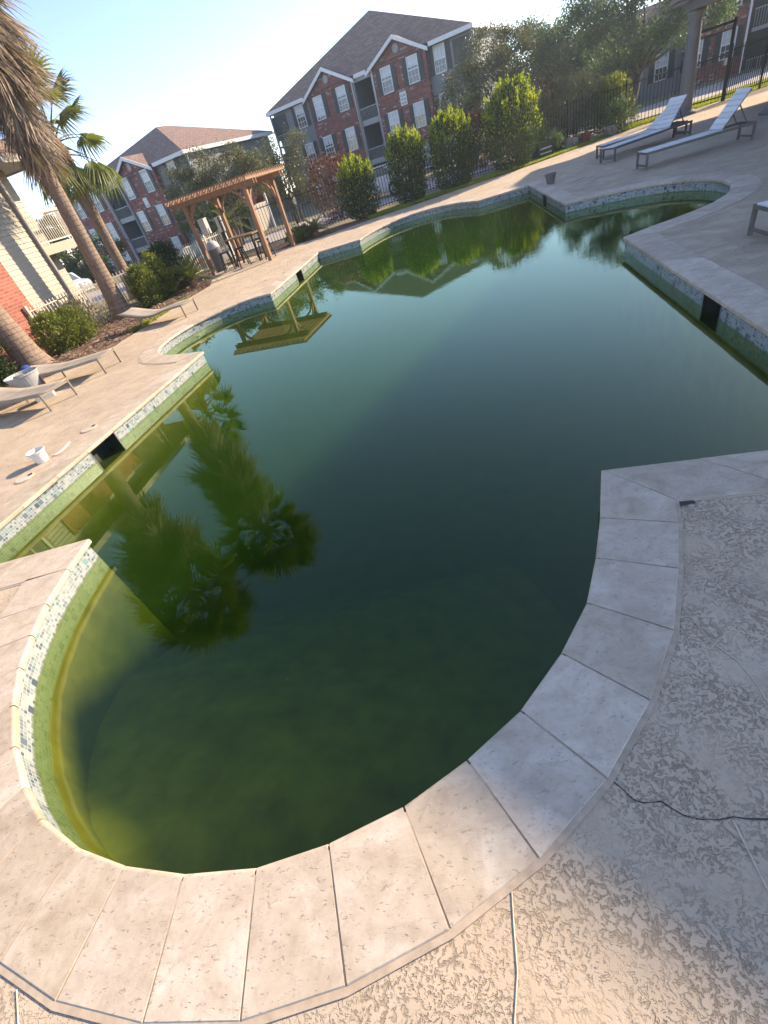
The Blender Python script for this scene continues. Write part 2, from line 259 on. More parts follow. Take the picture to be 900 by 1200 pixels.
# ------------------------------------------------------------------ mesh helpers
class MB:
    def __init__(s): s.v = []; s.f = []; s.uv = []
    def add(s, vs, fs, uvs=None):
        o = len(s.v); s.v += [tuple(p) for p in vs]
        for i, f in enumerate(fs):
            s.f.append([o+j for j in f]); s.uv.append(uvs[i] if uvs else None)
        return s
    def box(s, lo, hi):
        x0, y0, z0 = lo; x1, y1, z1 = hi
        v = [(x0, y0, z0), (x1, y0, z0), (x1, y1, z0), (x0, y1, z0), (x0, y0, z1), (x1, y0, z1), (x1, y1, z1), (x0, y1, z1)]
        f = [(0, 3, 2, 1), (4, 5, 6, 7), (0, 1, 5, 4), (1, 2, 6, 5), (2, 3, 7, 6), (3, 0, 4, 7)]
        ax = [(0, 1), (0, 1), (0, 2), (1, 2), (0, 2), (1, 2)]
        return s.add(v, f, [[(v[i][a], v[i][b]) for i in q] for q, (a, b) in zip(f, ax)])
    def obox(s, c, sx, sy, sz, m):
        v = [Vector(c) + m @ Vector((x*sx/2, y*sy/2, z*sz/2)) for z in (-1, 1) for x, y in ((-1, -1), (1, -1), (1, 1), (-1, 1))]
        return s.add(v, [(0, 3, 2, 1), (4, 5, 6, 7), (0, 1, 5, 4), (1, 2, 6, 5), (2, 3, 7, 6), (3, 0, 4, 7)])
    def bar(s, a, b, w, h=None):
        a, b = Vector(a), Vector(b); d = b-a; q = d.to_track_quat('Z', 'Y').to_matrix()
        return s.obox((a+b)/2, w, h or w, d.length, q)
    def tube(s, pts, rad, n=8, cap=True):
        pts = [Vector(p) for p in pts]; rings = []; vs = []; fs = []
        for i, p in enumerate(pts):
            d = (pts[min(i+1, len(pts)-1)] - pts[max(i-1, 0)]).normalized(); q = d.to_track_quat('Z', 'Y').to_matrix()
            r = rad[i] if hasattr(rad, '__len__') else rad
            vs += [p + q @ Vector((r*math.cos(t), r*math.sin(t), 0)) for t in [2*math.pi*j/n for j in range(n)]]
        for i in range(len(pts)-1):
            fs += [(i*n+j, i*n+(j+1) % n, (i+1)*n+(j+1) % n, (i+1)*n+j) for j in range(n)]
        if cap: fs += [tuple(range(n-1, -1, -1)), tuple((len(pts)-1)*n+j for j in range(n))]
        return s.add(vs, fs)
    def lathe(s, prof, n=20, c=(0, 0, 0)):
        vs = []; fs = []
        for r, z in prof: vs += [(c[0]+r*math.cos(2*math.pi*j/n), c[1]+r*math.sin(2*math.pi*j/n), c[2]+z) for j in range(n)]
        for i in range(len(prof)-1): fs += [(i*n+j, i*n+(j+1) % n, (i+1)*n+(j+1) % n, (i+1)*n+j) for j in range(n)]
        if prof[0][0] > 1e-4: fs.append(tuple(range(n-1, -1, -1)))
        if prof[-1][0] > 1e-4: fs.append(tuple((len(prof)-1)*n+j for j in range(n)))
        return s.add(vs, fs)
    def prism(s, poly, z0, z1):
        n = len(poly); vs = [(x, y, z0) for x, y in poly]+[(x, y, z1) for x, y in poly]
        fs = [tuple(range(n-1, -1, -1)), tuple(range(n, 2*n))]+[(i, (i+1) % n, n+(i+1) % n, n+i) for i in range(n)]
        return s.add(vs, fs)
    def xprism(s, poly, y0, y1):                 # polygon in the x-z plane, extruded along y
        n = len(poly); vs = [(x, y0, z) for x, z in poly]+[(x, y1, z) for x, z in poly]
        fs = [tuple(range(n)), tuple(range(2*n-1, n-1, -1))]+[((i+1) % n, i, n+i, n+(i+1) % n) for i in range(n)]
        uv = [[(vs[j][0], vs[j][2]) for j in f] for f in fs[:2]]+[[(vs[j][1], vs[j][2]) for j in f] for f in fs[2:]]
        return s.add(vs, fs, uv)
    def mesh(s, name, m, smooth=False):
        me = bpy.data.meshes.new(name); me.from_pydata(s.v, [], s.f); me.materials.append(m)
        if any(u for u in s.uv):
            l = me.uv_layers.new(name='uv'); i = 0
            for p, u in zip(me.polygons, s.uv):
                for j, li in enumerate(p.loop_indices): l.data[li].uv = u[j] if u else (0, 0)
        if smooth: me.polygons.foreach_set('use_smooth', [True]*len(me.polygons))
        me.update(); return me
    def obj(s, name, m, parent=None, smooth=False):
        o = bpy.data.objects.new(name, s.mesh(name, MT[m] if isinstance(m, str) else m, smooth)); COL.objects.link(o)
        if parent is not None: o.parent = parent
        return o
def box(lo, hi): return MB().box(lo, hi)
def tag(o, label=None, cat=None, group=None, kind=None):
    for k, v in (('label', label), ('category', cat), ('group', group), ('kind', kind)):
        if v: o[k] = v
    return o
def thing(name, label, cat, loc=(0, 0, 0), rz=0.0, group=None):
    o = bpy.data.objects.new(name, None); COL.objects.link(o); o.location = loc; o.rotation_euler = (0, 0, rz)
    return tag(o, label, cat, group)
def inst(src, parent, loc=None, rot=None, scale=None):
    o = src.copy(); COL.objects.link(o); o.parent = parent
    if loc is not None: o.location = loc
    if rot is not None: o.rotation_euler = rot
    if scale is not None: o.scale = scale
    return o
def copy_tree(o, parent=None):
    c = o.copy(); COL.objects.link(c)
    if parent is not None: c.parent = parent
    for ch in [x for x in o.children]: copy_tree(ch, c)
    return c
def npmesh(name, v, f, m, parent=None):
    me = bpy.data.meshes.new(name); n = len(f); k = f.shape[1]
    me.vertices.add(len(v)); me.vertices.foreach_set('co', np.ascontiguousarray(v, dtype=np.float32).ravel())
    me.loops.add(n*k); me.loops.foreach_set('vertex_index', np.ascontiguousarray(f, dtype=np.int32).ravel())
    me.polygons.add(n); me.polygons.foreach_set('loop_start', np.arange(0, n*k, k, dtype=np.int32))
    me.materials.append(MT[m]); me.update(calc_edges=True); me.validate()
    o = bpy.data.objects.new(name, me); COL.objects.link(o)
    if parent is not None: o.parent = parent
    return o
# ------------------------------------------------------------------ pool outline (metres, deck at z = 0)
def chaikin(p, n=2):
    p = [Vector(q) for q in p]
    for _ in range(n):
        q = [p[0]]
        for a, b in zip(p, p[1:]): q += [a*0.75+b*0.25, a*0.25+b*0.75]
        p = q+[p[-1]]
    return [tuple(v) for v in p]
A = (-2.62, 3.57); NEAR = [(-2.68, 3.19), (-2.71, 2.81), (-2.69, 2.50), (-2.64, 2.21), (-2.53, 1.90), (-2.38, 1.60), (-2.19, 1.33), (-2.02, 1.14), (-1.78, 0.96), (-1.51, 0.82), (-1.23, 0.72), (-0.92, 0.66), (-0.62, 0.66), (-0.30, 0.70), (0.0, 0.79), (0.29, 0.91), (0.58, 1.10), (0.83, 1.31), (1.03, 1.56), (1.22, 1.83)]
Bq = (1.48, 2.24); C1 = (3.08, 1.68); I = (4.93, 7.28); Hh = (6.13, 11.28); G = (7.45, 15.85); Fq = (5.88, 16.10); Eq = (2.01, 16.28); D = (0.64, 16.52); Cq = (-0.95, 12.32); Bc = (-2.23, 8.89); A0 = (-4.23, 3.72)
SPA = [(5.42, 7.36), (5.95, 7.38), (6.57, 7.50), (7.05, 7.74), (7.45, 8.10), (7.74, 8.55), (7.88, 9.1), (7.86, 9.65), (7.68, 10.15), (7.35, 10.55), (6.95, 10.86), (6.53, 11.12)]
CUR = [(5.74, 16.75), (5.52, 17.35), (5.1, 17.85), (4.5, 18.12), (3.85, 18.1), (3.2, 17.78), (2.62, 17.2), (2.25, 16.7)]
BUM = [(-1.28, 12.47), (-1.72, 12.48), (-2.2, 12.28), (-2.66, 11.95), (-3.02, 11.55), (-3.28, 11.1), (-3.42, 10.6), (-3.42, 10.15), (-3.26, 9.74), (-2.98, 9.43), (-2.68, 9.2)]
curved = {}
OUT = [A]+NEAR+[Bq, C1, I]+chaikin([I]+SPA+[Hh])[1:-1]+[Hh, G, Fq]+chaikin([Fq]+CUR+[Eq])[1:-1]+[Eq, D, Cq]+chaikin([Cq]+BUM+[Bc])[1:-1]+[Bc, A0]
P = [Vector(q) for q in OUT]; NP = len(P)
def offset(poly, d):                              # outward offset of the counter-clockwise outline
    o = []; n = len(poly)
    for i in range(n):
        a = (poly[i]-poly[i-1]).normalized(); b = (poly[(i+1) % n]-poly[i]).normalized()
        na = Vector((a.y, -a.x)); nb = Vector((b.y, -b.x)); m = (na+nb)
        if m.length < 1e-4: m = na.copy()
        m.normalize(); k = max(0.35, m.dot(na)); o.append(poly[i]+m*(d/k))
    return o
CW = 0.40
# outer coping edge: measured on the near lobe, offset elsewhere
POUT = offset(P, CW)
MEAS = {8: (-1.97, 0.63), 9: (-1.67, 0.46), 10: (-1.31, 0.33), 11: (-0.96, 0.26), 12: (-0.60, 0.26)}
for i, q in {9: (-1.97, 0.63), 10: (-1.67, 0.46), 11: (-1.31, 0.33), 12: (-0.96, 0.26), 13: (-0.60, 0.26), 14: (-0.23, 0.31), 15: (0.13, 0.41), 16: (0.48, 0.57), 17: (0.80, 0.78), 18: (1.09, 1.03), 19: (1.34, 1.33), 20: (1.55, 1.61), 21: (1.66, 1.78)}.items(): POUT[i] = Vector(q)
HOLE = [POUT[i] + (POUT[i]-P[i]).normalized()*0.022 for i in range(NP)]
# ------------------------------------------------------------------ ground
def sheet(name, outer, holes, z, m):
    lists = [[Vector((x, y, 0)) for x, y in outer]]+[[Vector((q.x, q.y, 0)) for q in h] for h in holes]
    flat = [v for l in lists for v in l]
    tris = geometry.tessellate_polygon(lists)
    mb = MB(); mb.add([(v.x, v.y, z) for v in flat], [t for t in tris])
    o = mb.obj(name, m); bm = bmesh.new(); bm.from_mesh(o.data); bmesh.ops.recalc_face_normals(bm, faces=bm.faces)
    for f in bm.faces:
        if f.normal.z < 0: f.normal_flip()
    bm.to_mesh(o.data); bm.free(); return o
DECK = [(-40, -14), (40, -14), (40, 19.2), (22, 20.6), (19.6, 20.9), (17.0, 21.4), (15.2, 21.85), (13.4, 21.6), (11.6, 21.2), (9.9, 20.85), (7.9, 20.85), (5.4, 20.7), (3.2, 20.62), (2.0, 20.4), (0.9, 20.3), (-0.4, 20.6), (-2.1, 21.7), (-3.5, 20.2), (-3.2, 18.7), (-3.1, 17.2), (-4.05, 15.1), (-4.6, 13.4), (-5.05, 12.16), (-6.1, 11.35), (-7.4, 10.6), (-9.5, 9.2), (-14, 6)]
deck = tag(sheet('pool_deck', DECK, [HOLE], 0.0, 'deck'), kind='structure')
GROUND_R = 110
gnd = tag(sheet('ground', [(-GROUND_R, -GROUND_R), (GROUND_R, -GROUND_R), (GROUND_R, GROUND_R), (-GROUND_R, GROUND_R)], [HOLE], -0.05, 'yard'), kind='structure')
MULCH = [(-3.5, 20.2), (-3.2, 18.7), (-3.1, 17.2), (-4.05, 15.1), (-4.6, 13.4), (-5.05, 12.16), (-6.1, 11.35), (-7.4, 10.6), (-9.5, 9.2), (-12.0, 11.0), (-9.4, 15.9), (-6.0, 19.4), (-4.0, 21.8), (-2.2, 22.2), (-2.1, 21.7)]
def bed(name, poly, z, m, seed, rough=0.035):
    """a filled outline with a small rise and an uneven top"""
    lists = [[Vector((x, y, 0)) for x, y in poly]]
    bm = bmesh.new(); vs = [bm.verts.new((x, y, z)) for x, y in poly]; f = bm.faces.new(vs)
    bmesh.ops.triangulate(bm, faces=[f]); bmesh.ops.subdivide_edges(bm, edges=bm.edges[:], cuts=5, use_grid_fill=True)
    r = random.Random(seed)
    for v in bm.verts: v.co.z += r.uniform(-rough*0.4, rough)
    bmesh.ops.recalc_face_normals(bm, faces=bm.faces)
    for f in bm.faces:
        if f.normal.z < 0: f.normal_flip()
    me = bpy.data.meshes.new(name); bm.to_mesh(me); bm.free(); me.materials.append(MT[m])
    o = bpy.data.objects.new(name, me); COL.objects.link(o); return o
tag(bed('mulch_bed', MULCH, -0.012, 'mulch', 1, 0.05), kind='structure')
def in_poly(q, poly):
    r = False; j = len(poly)-1
    for i in range(len(poly)):
        a, b = poly[i], poly[j]
        if (a[1] > q[1]) != (b[1] > q[1]) and q[0] < (b[0]-a[0])*(q[1]-a[1])/(b[1]-a[1])+a[0]: r = not r
        j = i
    return r
cr_ = np.random.default_rng(2); cp_ = []
while len(cp_) < 5200:
    q = cr_.uniform((-9.5, 9.2), (-2.1, 21.0))
    if in_poly(q, MULCH): cp_.append((q[0], q[1], cr_.uniform(0.015, 0.05)))
cp_ = np.array(cp_); d_ = cr_.normal(0, 1, cp_.shape)*[1, 1, 0.25]; d_ /= np.linalg.norm(d_, axis=1, keepdims=True); e_ = np.cross(d_, cr_.normal(0, 0.3, cp_.shape)+[0, 0, 1]); e_ /= np.linalg.norm(e_, axis=1, keepdims=True)
L_ = cr_.uniform(0.03, 0.075, (len(cp_), 1)); w_ = cr_.uniform(0.008, 0.02, (len(cp_), 1))
tag(npmesh('mulch_chips', np.stack([cp_-d_*L_-e_*w_, cp_+d_*L_-e_*w_, cp_+d_*L_+e_*w_, cp_-d_*L_+e_*w_], 1).reshape(-1, 3), np.arange(4*len(cp_)).reshape(-1, 4), 'chip'), 'loose bark chips scattered over the planting bed by the palms', 'bark chips', None, 'stuff')
BED2 = [(-2.1, 21.72), (-0.4, 20.62), (0.9, 20.32), (2.0, 20.42), (3.1, 20.64), (3.2, 21.9), (0.0, 22.4), (-2.2, 22.5)]
tag(bed('planting_bed', BED2, -0.02, 'mulch', 2, 0.04), kind='structure')
LAWN = [(3.15, 20.66), (5.4, 20.74), (7.9, 20.89), (9.9, 20.89), (11.6, 21.24), (13.4, 21.64), (15.2, 21.89), (15.0, 22.6), (12.6, 22.7), (10.0, 22.2), (7.9, 22.0), (5.4, 21.9), (3.2, 21.95)]
tag(bed('lawn_strip', LAWN, 0.015, 'lawn', 3, 0.03), kind='structure')
tag(box((-60, 24.5, -0.046), (80, 31.0, -0.042)).obj('service_road', 'road'), kind='structure').rotation_euler = (0, 0, 0)
tag(sheet('gate_lawn', [(15.2, 21.86), (17.0, 21.42), (19.6, 20.93), (22, 20.63), (40, 19.3), (44, 24.4), (15.3, 24.4)], [], -0.012, 'lawn'), kind='structure')
# blades of grass on the lawn strip
def grass(name, poly, n, h, seed, kind='stuff'):
    r = np.random.default_rng(seed); pts = []
    pl = [Vector((x, y)) for x, y in poly]; lo = np.min(poly, 0); hi = np.max(poly, 0)
    while len(pts) < n:
        q = r.uniform(lo, hi)
        ins = False; j = len(poly)-1
        for i in range(len(poly)):
            a, b = poly[i], poly[j]
            if (a[1] > q[1]) != (b[1] > q[1]) and q[0] < (b[0]-a[0])*(q[1]-a[1])/(b[1]-a[1])+a[0]: ins = not ins
            j = i
        if ins: pts.append(q)
    pts = np.array(pts); an = r.uniform(0, 6.28, n); hh = h*r.uniform(0.5, 1.2, n); w = 0.012
    d = np.stack([np.cos(an), np.sin(an)], 1)*w; tip = pts + r.normal(0, 0.03, (n, 2))
    z0 = np.full((n, 1), 0.0)
    v = np.stack([np.concatenate([pts-d, z0], 1), np.concatenate([pts+d, z0], 1), np.concatenate([tip, hh[:, None]], 1)], 1).reshape(-1, 3)
    o = npmesh(name, v, np.arange(3*n).reshape(-1, 3), 'grass'); return tag(o, 'short bright green grass along the far deck edge', 'grass', None, kind)
tag(grass('grass', LAWN, 26000, 0.085, 5), 'strip of short yellow green grass between the far deck and the fence', 'grass')
o = grass('grass', [(-4.55, 13.35), (-4.0, 14.95), (-3.6, 15.9), (-3.75, 16.0), (-4.35, 15.1), (-4.95, 13.5)], 1800, 0.08, 6); o['label'] = 'thin tufts of grass at the mulch edge beside the loungers'
o = grass('grass', [(15.3, 21.9), (17.0, 21.46), (19.6, 20.97), (22, 20.67), (26, 20.9), (25, 22.4), (15.3, 23.4)], 15000, 0.1, 8); o['label'] = 'sunlit grass behind the black gate'
# ------------------------------------------------------------------ pool shell, water
ZW = -0.20
WALL = offset(P, 0.03)
skims = [((-3.42, 5.82), (-3.23, 6.32)), ((3.93, 4.08), (4.06, 4.50)), ((-0.22, 14.28), (-0.02, 14.78)), ((6.78, 13.35), (6.93, 13.85))]
def wall_uv(mb, a, b, z0, z1, s):
    L = (b-a).length
    mb.add([(a.x, a.y, z0), (b.x, b.y, z0), (b.x, b.y, z1), (a.x, a.y, z1)], [(0, 1, 2, 3)], [[(s, z0-ZW), (s+L, z0-ZW), (s+L, z1-ZW), (s, z1-ZW)]])
shell = tag(bpy.data.objects.new('pool_wall', None), kind='structure'); COL.objects.link(shell)
mb = MB(); ml = MB(); s = 0.0
for i in range(NP):
    a, b = WALL[i], WALL[(i+1) % NP]; L = (b-a).length; d = (b-a)/L
    cut = []
    if L > 1.5:
        for q0, q1 in skims:
            t0, t1 = [(Vector(q)-a).dot(d) for q in (q0, q1)]; mid = (Vector(q0)+Vector(q1))/2
            dist = abs((mid-a).cross(d)) if hasattr(mid, 'cross') else 0
            if 0 < min(t0, t1) and max(t0, t1) < L and dist < 0.4: cut.append((min(t0, t1), max(t0, t1)))
    t = 0.0
    for c0, c1 in sorted(cut):
        wall_uv(mb, a+d*t, a+d*c0, -0.34, -0.04, s+t)
        p0, p1 = a+d*c0, a+d*c1; n = Vector((d.y, -d.x))*0.25
        sk = MB()
        q = [(p0.x, p0.y), (p1.x, p1.y), (p1.x+n.x, p1.y+n.y), (p0.x+n.x, p0.y+n.y)]
        for j in range(1, 4):
            u, w = q[j], q[(j+1) % 4]; sk.add([(*u, -0.34), (*w, -0.34), (*w, -0.045), (*u, -0.045)], [(0, 1, 2, 3)])
        sk.add([(*u, -0.335) for u in q], [(0, 1, 2, 3)]); sk.add([(*u, -0.048) for u in q], [(3, 2, 1, 0)])
        sk.obj('skimmer_mouth', 'dark', shell)
        fr = MB(); nn = Vector((d.y, -d.x))*-0.004
        for u, w in ((p0, p0+d*0.02), (p1-d*0.02, p1)): fr.prism([(u.x+nn.x, u.y+nn.y), (w.x+nn.x, w.y+nn.y), (w.x-nn.x, w.y-nn.y), (u.x-nn.x, u.y-nn.y)], -0.34, -0.045)
        fr.obj('skimmer_frame', 'plastic_dkgray', shell)
        t = c1
    wall_uv(mb, a+d*t, b, -0.34, -0.04, s+t)
    ml.add([(a.x, a.y, -2.2), (b.x, b.y, -2.2), (b.x, b.y, -0.34), (a.x, a.y, -0.34)], [(0, 1, 2, 3)])
    s += L
mb.obj('tile_band', 'tile', shell); ml.obj('submerged_wall', 'plaster', shell)
fl = sheet('pool_floor', [(v.x, v.y) for v in WALL], [], -2.1, 'plaster'); fl.parent = shell
# shallow near shelf with its raised edge
SH = [v for v in WALL[1:21]]
shelf = MB(); pl_ = [(-2.75, 2.75)]+[(v.x, v.y) for v in WALL[4:21]]+[(1.30, 1.95)]
def zf_(x, y): return -0.52-0.24*max(0.0, x+2.2)-0.34*max(0.0, y-1.2)
ns_ = len(pl_); shelf.add([(x, y, zf_(x, y)) for x, y in pl_]+[(x, y+(1.5 if i_ in (0, ns_-1) else 0.0), -2.09) for i_, (x, y) in enumerate(pl_)]+[(-1.0, 1.2, zf_(-1.0, 1.2)), (-1.0, 2.1, zf_(-1.0, 2.1))], [(i, i+1, 2*ns_) for i in range(3, ns_-2)]+[(0, 1, 2*ns_+1), (1, 2, 2*ns_+1), (2, 3, 2*ns_+1), (3, 2*ns_, 2*ns_+1), (ns_-2, 2*ns_+1, 2*ns_), (ns_-2, ns_-1, 2*ns_+1), (ns_-1, 0, 2*ns_+1)]+[((i+1) % ns_, i, ns_+i, ns_+(i+1) % ns_) for i in range(ns_)]); shelf.obj('shallow_shelf', 'shelf_plaster', shell)
wtop = offset(P, 0.045)
wm = MB().prism([(v.x, v.y) for v in wtop], -2.15, ZW)
water = tag(wm.obj('pool_water', 'water'), kind='structure')
bm = bmesh.new(); bm.from_mesh(water.data); bmesh.ops.triangulate(bm, faces=bm.faces[:]); bmesh.ops.recalc_face_normals(bm, faces=bm.faces); bm.to_mesh(water.data); bm.free()
fr_ = np.random.default_rng(4); n_ = 90; pp = np.stack([fr_.uniform(-2.4, 4.6, n_), fr_.uniform(0.9, 12.0, n_)], 1)
pp = pp[[all((P[(i+1) % NP]-P[i]).cross(Vector(q)-P[i]) > -50 for i in range(NP)) for q in pp]]
def inside(q):
    r = False; j = NP-1
    for i in range(NP):
        a, b = P[i], P[j]
        if (a.y > q[1]) != (b.y > q[1]) and q[0] < (b.x-a.x)*(q[1]-a.y)/(b.y-a.y)+a.x: r = not r
        j = i
    return r
mb = MB()
for q in pp:
    if inside(q):
        a = fr_.uniform(0, 6.28); L = fr_.uniform(0.004, 0.011); d = Vector((math.cos(a), math.sin(a)))*L; n = Vector((-d.y, d.x))*0.45
        mb.add([(q[0]-d.x, q[1]-d.y, ZW+0.002), (q[0]+n.x, q[1]+n.y, ZW+0.004), (q[0]+d.x, q[1]+d.y, ZW+0.002), (q[0]-n.x, q[1]-n.y, ZW+0.004)], [(0, 3, 2, 1)])
tag(mb.obj('floating_specks', 'palm_dead'), 'pale specks of debris floating on the green water', 'debris', None, 'stuff')
# ------------------------------------------------------------------ coping slabs
coping = tag(bpy.data.objects.new('pool_coping', None), kind='structure'); COL.objects.link(coping)
gm = MB()
for i in range(NP):
    j = (i+1) % NP; a, b, c, d2 = P[i], P[j], HOLE[j], HOLE[i]
    ai = a+(POUT[i]-a)*0.06; bi = b+(POUT[j]-b)*0.06
    gm.add([(ai.x, ai.y, 0.0085), (bi.x, bi.y, 0.0085), (c.x, c.y, 0.0052), (d2.x, d2.y, 0.0052)], [(3, 2, 1, 0)])
    gm.add([(c.x, c.y, 0.0052), (d2.x, d2.y, 0.0052), (d2.x, d2.y, -0.06), (c.x, c.y, -0.06)], [(0, 1, 2, 3)])
gm.obj('mortar_bed', 'grout', coping)
def slab(q, ztop):                                # q = inner a, inner b, outer b, outer a
    bm = bmesh.new(); cen = (q[0]+q[1]+q[2]+q[3])/4
    sh = []
    for v, w in zip(q, (q[1], q[0], q[3], q[2])):  # 3 mm joints
        sh.append(v+(w-v).normalized()*0.0045)
    lo = [bm.verts.new((v.x, v.y, -0.042)) for v in sh]; hi = [bm.verts.new((v.x, v.y, ztop)) for v in sh]
    bm.faces.new(lo[::-1]); bm.faces.new(hi)
    for k in range(4): bm.faces.new((lo[k], lo[(k+1) % 4], hi[(k+1) % 4], hi[k]))
    bmesh.ops.recalc_face_normals(bm, faces=bm.faces)
    inner = [e for e in bm.edges if set(e.verts) in ({hi[0], hi[1]}, {lo[0], lo[1]})]
    tops = [e for e in bm.edges if e.verts[0] in hi and e.verts[1] in hi and e not in inner]
    bmesh.ops.bevel(bm, geom=inner, offset=0.014, segments=3, affect='EDGES', profile=0.5)
    tops = [e for e in tops if e.is_valid]
    bmesh.ops.bevel(bm, geom=tops, offset=0.004, segments=1, affect='EDGES')
    me = bpy.data.meshes.new('coping_slab'); bm.to_mesh(me); bm.free(); me.materials.append(MT['coping'])
    o = bpy.data.objects.new('coping_slab', me); COL.objects.link(o); o.parent = coping; return o
def is_corner(i):
    a = (P[i]-P[i-1]).normalized(); b = (P[(i+1) % NP]-P[i]).normalized(); return a.angle(b) > 0.5
runs = []; cur = [0]
for i in range(1, NP+1):
    cur.append(i % NP)
    if i == NP or is_corner(i % NP) or 1 <= i <= 21: runs.append(cur); cur = [i % NP]
for run in runs:
    inn = [P[i] for i in run]; out = [POUT[i] for i in run]
    L = [0.0]
    for a, b in zip(inn, inn[1:]): L.append(L[-1]+(b-a).length)
    n = max(1, round(L[-1]/(0.56 if len(run) == 2 and L[-1] > 1 else 0.42)))
    def at(t, pts):
        for k in range(len(L)-1):
            if t <= L[k+1]+1e-6:
                f = (t-L[k])/max(1e-6, L[k+1]-L[k]); return pts[k].lerp(pts[k+1], max(0, min(1, f)))
        return pts[-1]
    for k in range(n):
        t0, t1 = L[-1]*k/n, L[-1]*(k+1)/n
        slab([at(t0, inn), at(t1, inn), at(t1, out), at(t0, out)], 0.010+random.uniform(-0.0015, 0.0015))
# mortar bead along the outer edge, control joints and the crack in the deck
def ribbon(pts, w, z, name, m, jitter=0.0, raised=0.0):
    mb = MB(); r = random.Random(len(pts)); pts = [Vector(q) for q in pts]
    if jitter:
        q = [pts[0]]
        for a, b in zip(pts, pts[1:]):
            k = max(2, int((b-a).length/0.025))
            for j in range(1, k+1):
                p = a.lerp(b, j/k); q.append(p+Vector((r.gauss(0, jitter), r.gauss(0, jitter))))
        pts = q
    L, Rr, Mm = [], [], []
    for i, p in enumerate(pts):
        d = (pts[min(i+1, len(pts)-1)]-pts[max(i-1, 0)]).normalized(); n = Vector((-d.y, d.x))
        ww = w*(0.6+0.8*r.random()) if jitter else w
        L.append((*(p+n*ww/2), z)); Rr.append((*(p-n*ww/2), z)); Mm.append((*p, z+raised))
    n = len(pts)
    mb.add(L+Mm+Rr, [(i, n+i, n+i+1, i+1) for i in range(n-1)]+[(n+i, 2*n+i, 2*n+i+1, n+i+1) for i in range(n-1)])
    return mb.obj(name, m, deck)
ribbon([(0.485, 0.57), (0.53, 0.48), (0.61, 0.45), (0.65, 0.4), (0.72, 0.36), (0.8, 0.35), (0.89, 0.32), (1.1, 0.26)], 0.0042, 0.003, 'crack', 'crack', 0.0028)
ribbon([(0.005, 0.36), (-0.03, 0.26), (-0.06, 0.17), (-0.11, 0.08), (-0.2, -0.2)], 0.006, 0.002, 'control_joint', 'bead', 0, 0.003)
ribbon([(1.215, 1.16), (1.19, 0.94), (1.22, 0.82), (1.21, 0.72), (1.19, 0.65), (1.2, 0.3)], 0.006, 0.002, 'control_joint', 'bead', 0, 0.003)
ribbon([(0.79, 0.345), (0.77, 0.26), (0.75, 0.17), (0.74, -0.1)], 0.006, 0.002, 'control_joint', 'bead', 0, 0.003)
ribbon([(-1.855, 0.53), (-1.8, 0.43), (-1.75, 0.2)], 0.006, 0.002, 'control_joint', 'bead', 0, 0.003)
ribbon([(-8, 6.9), (-5.6, 6.45), (-4.87, 6.27), (-4.29, 6.09), (-3.82, 5.97)], 0.01, 0.002, 'control_joint', 'grout', 0.003)
ribbon([(7.7, 13.8), (7.85, 13.84), (8.2, 13.93)], 0.04, 0.003, 'crack', 'crack', 0.004)
ribbon([(1.63, 1.765), (1.67, 1.74), (1.73, 1.73)], 0.035, 0.004, 'crack', 'crack', 0.004)
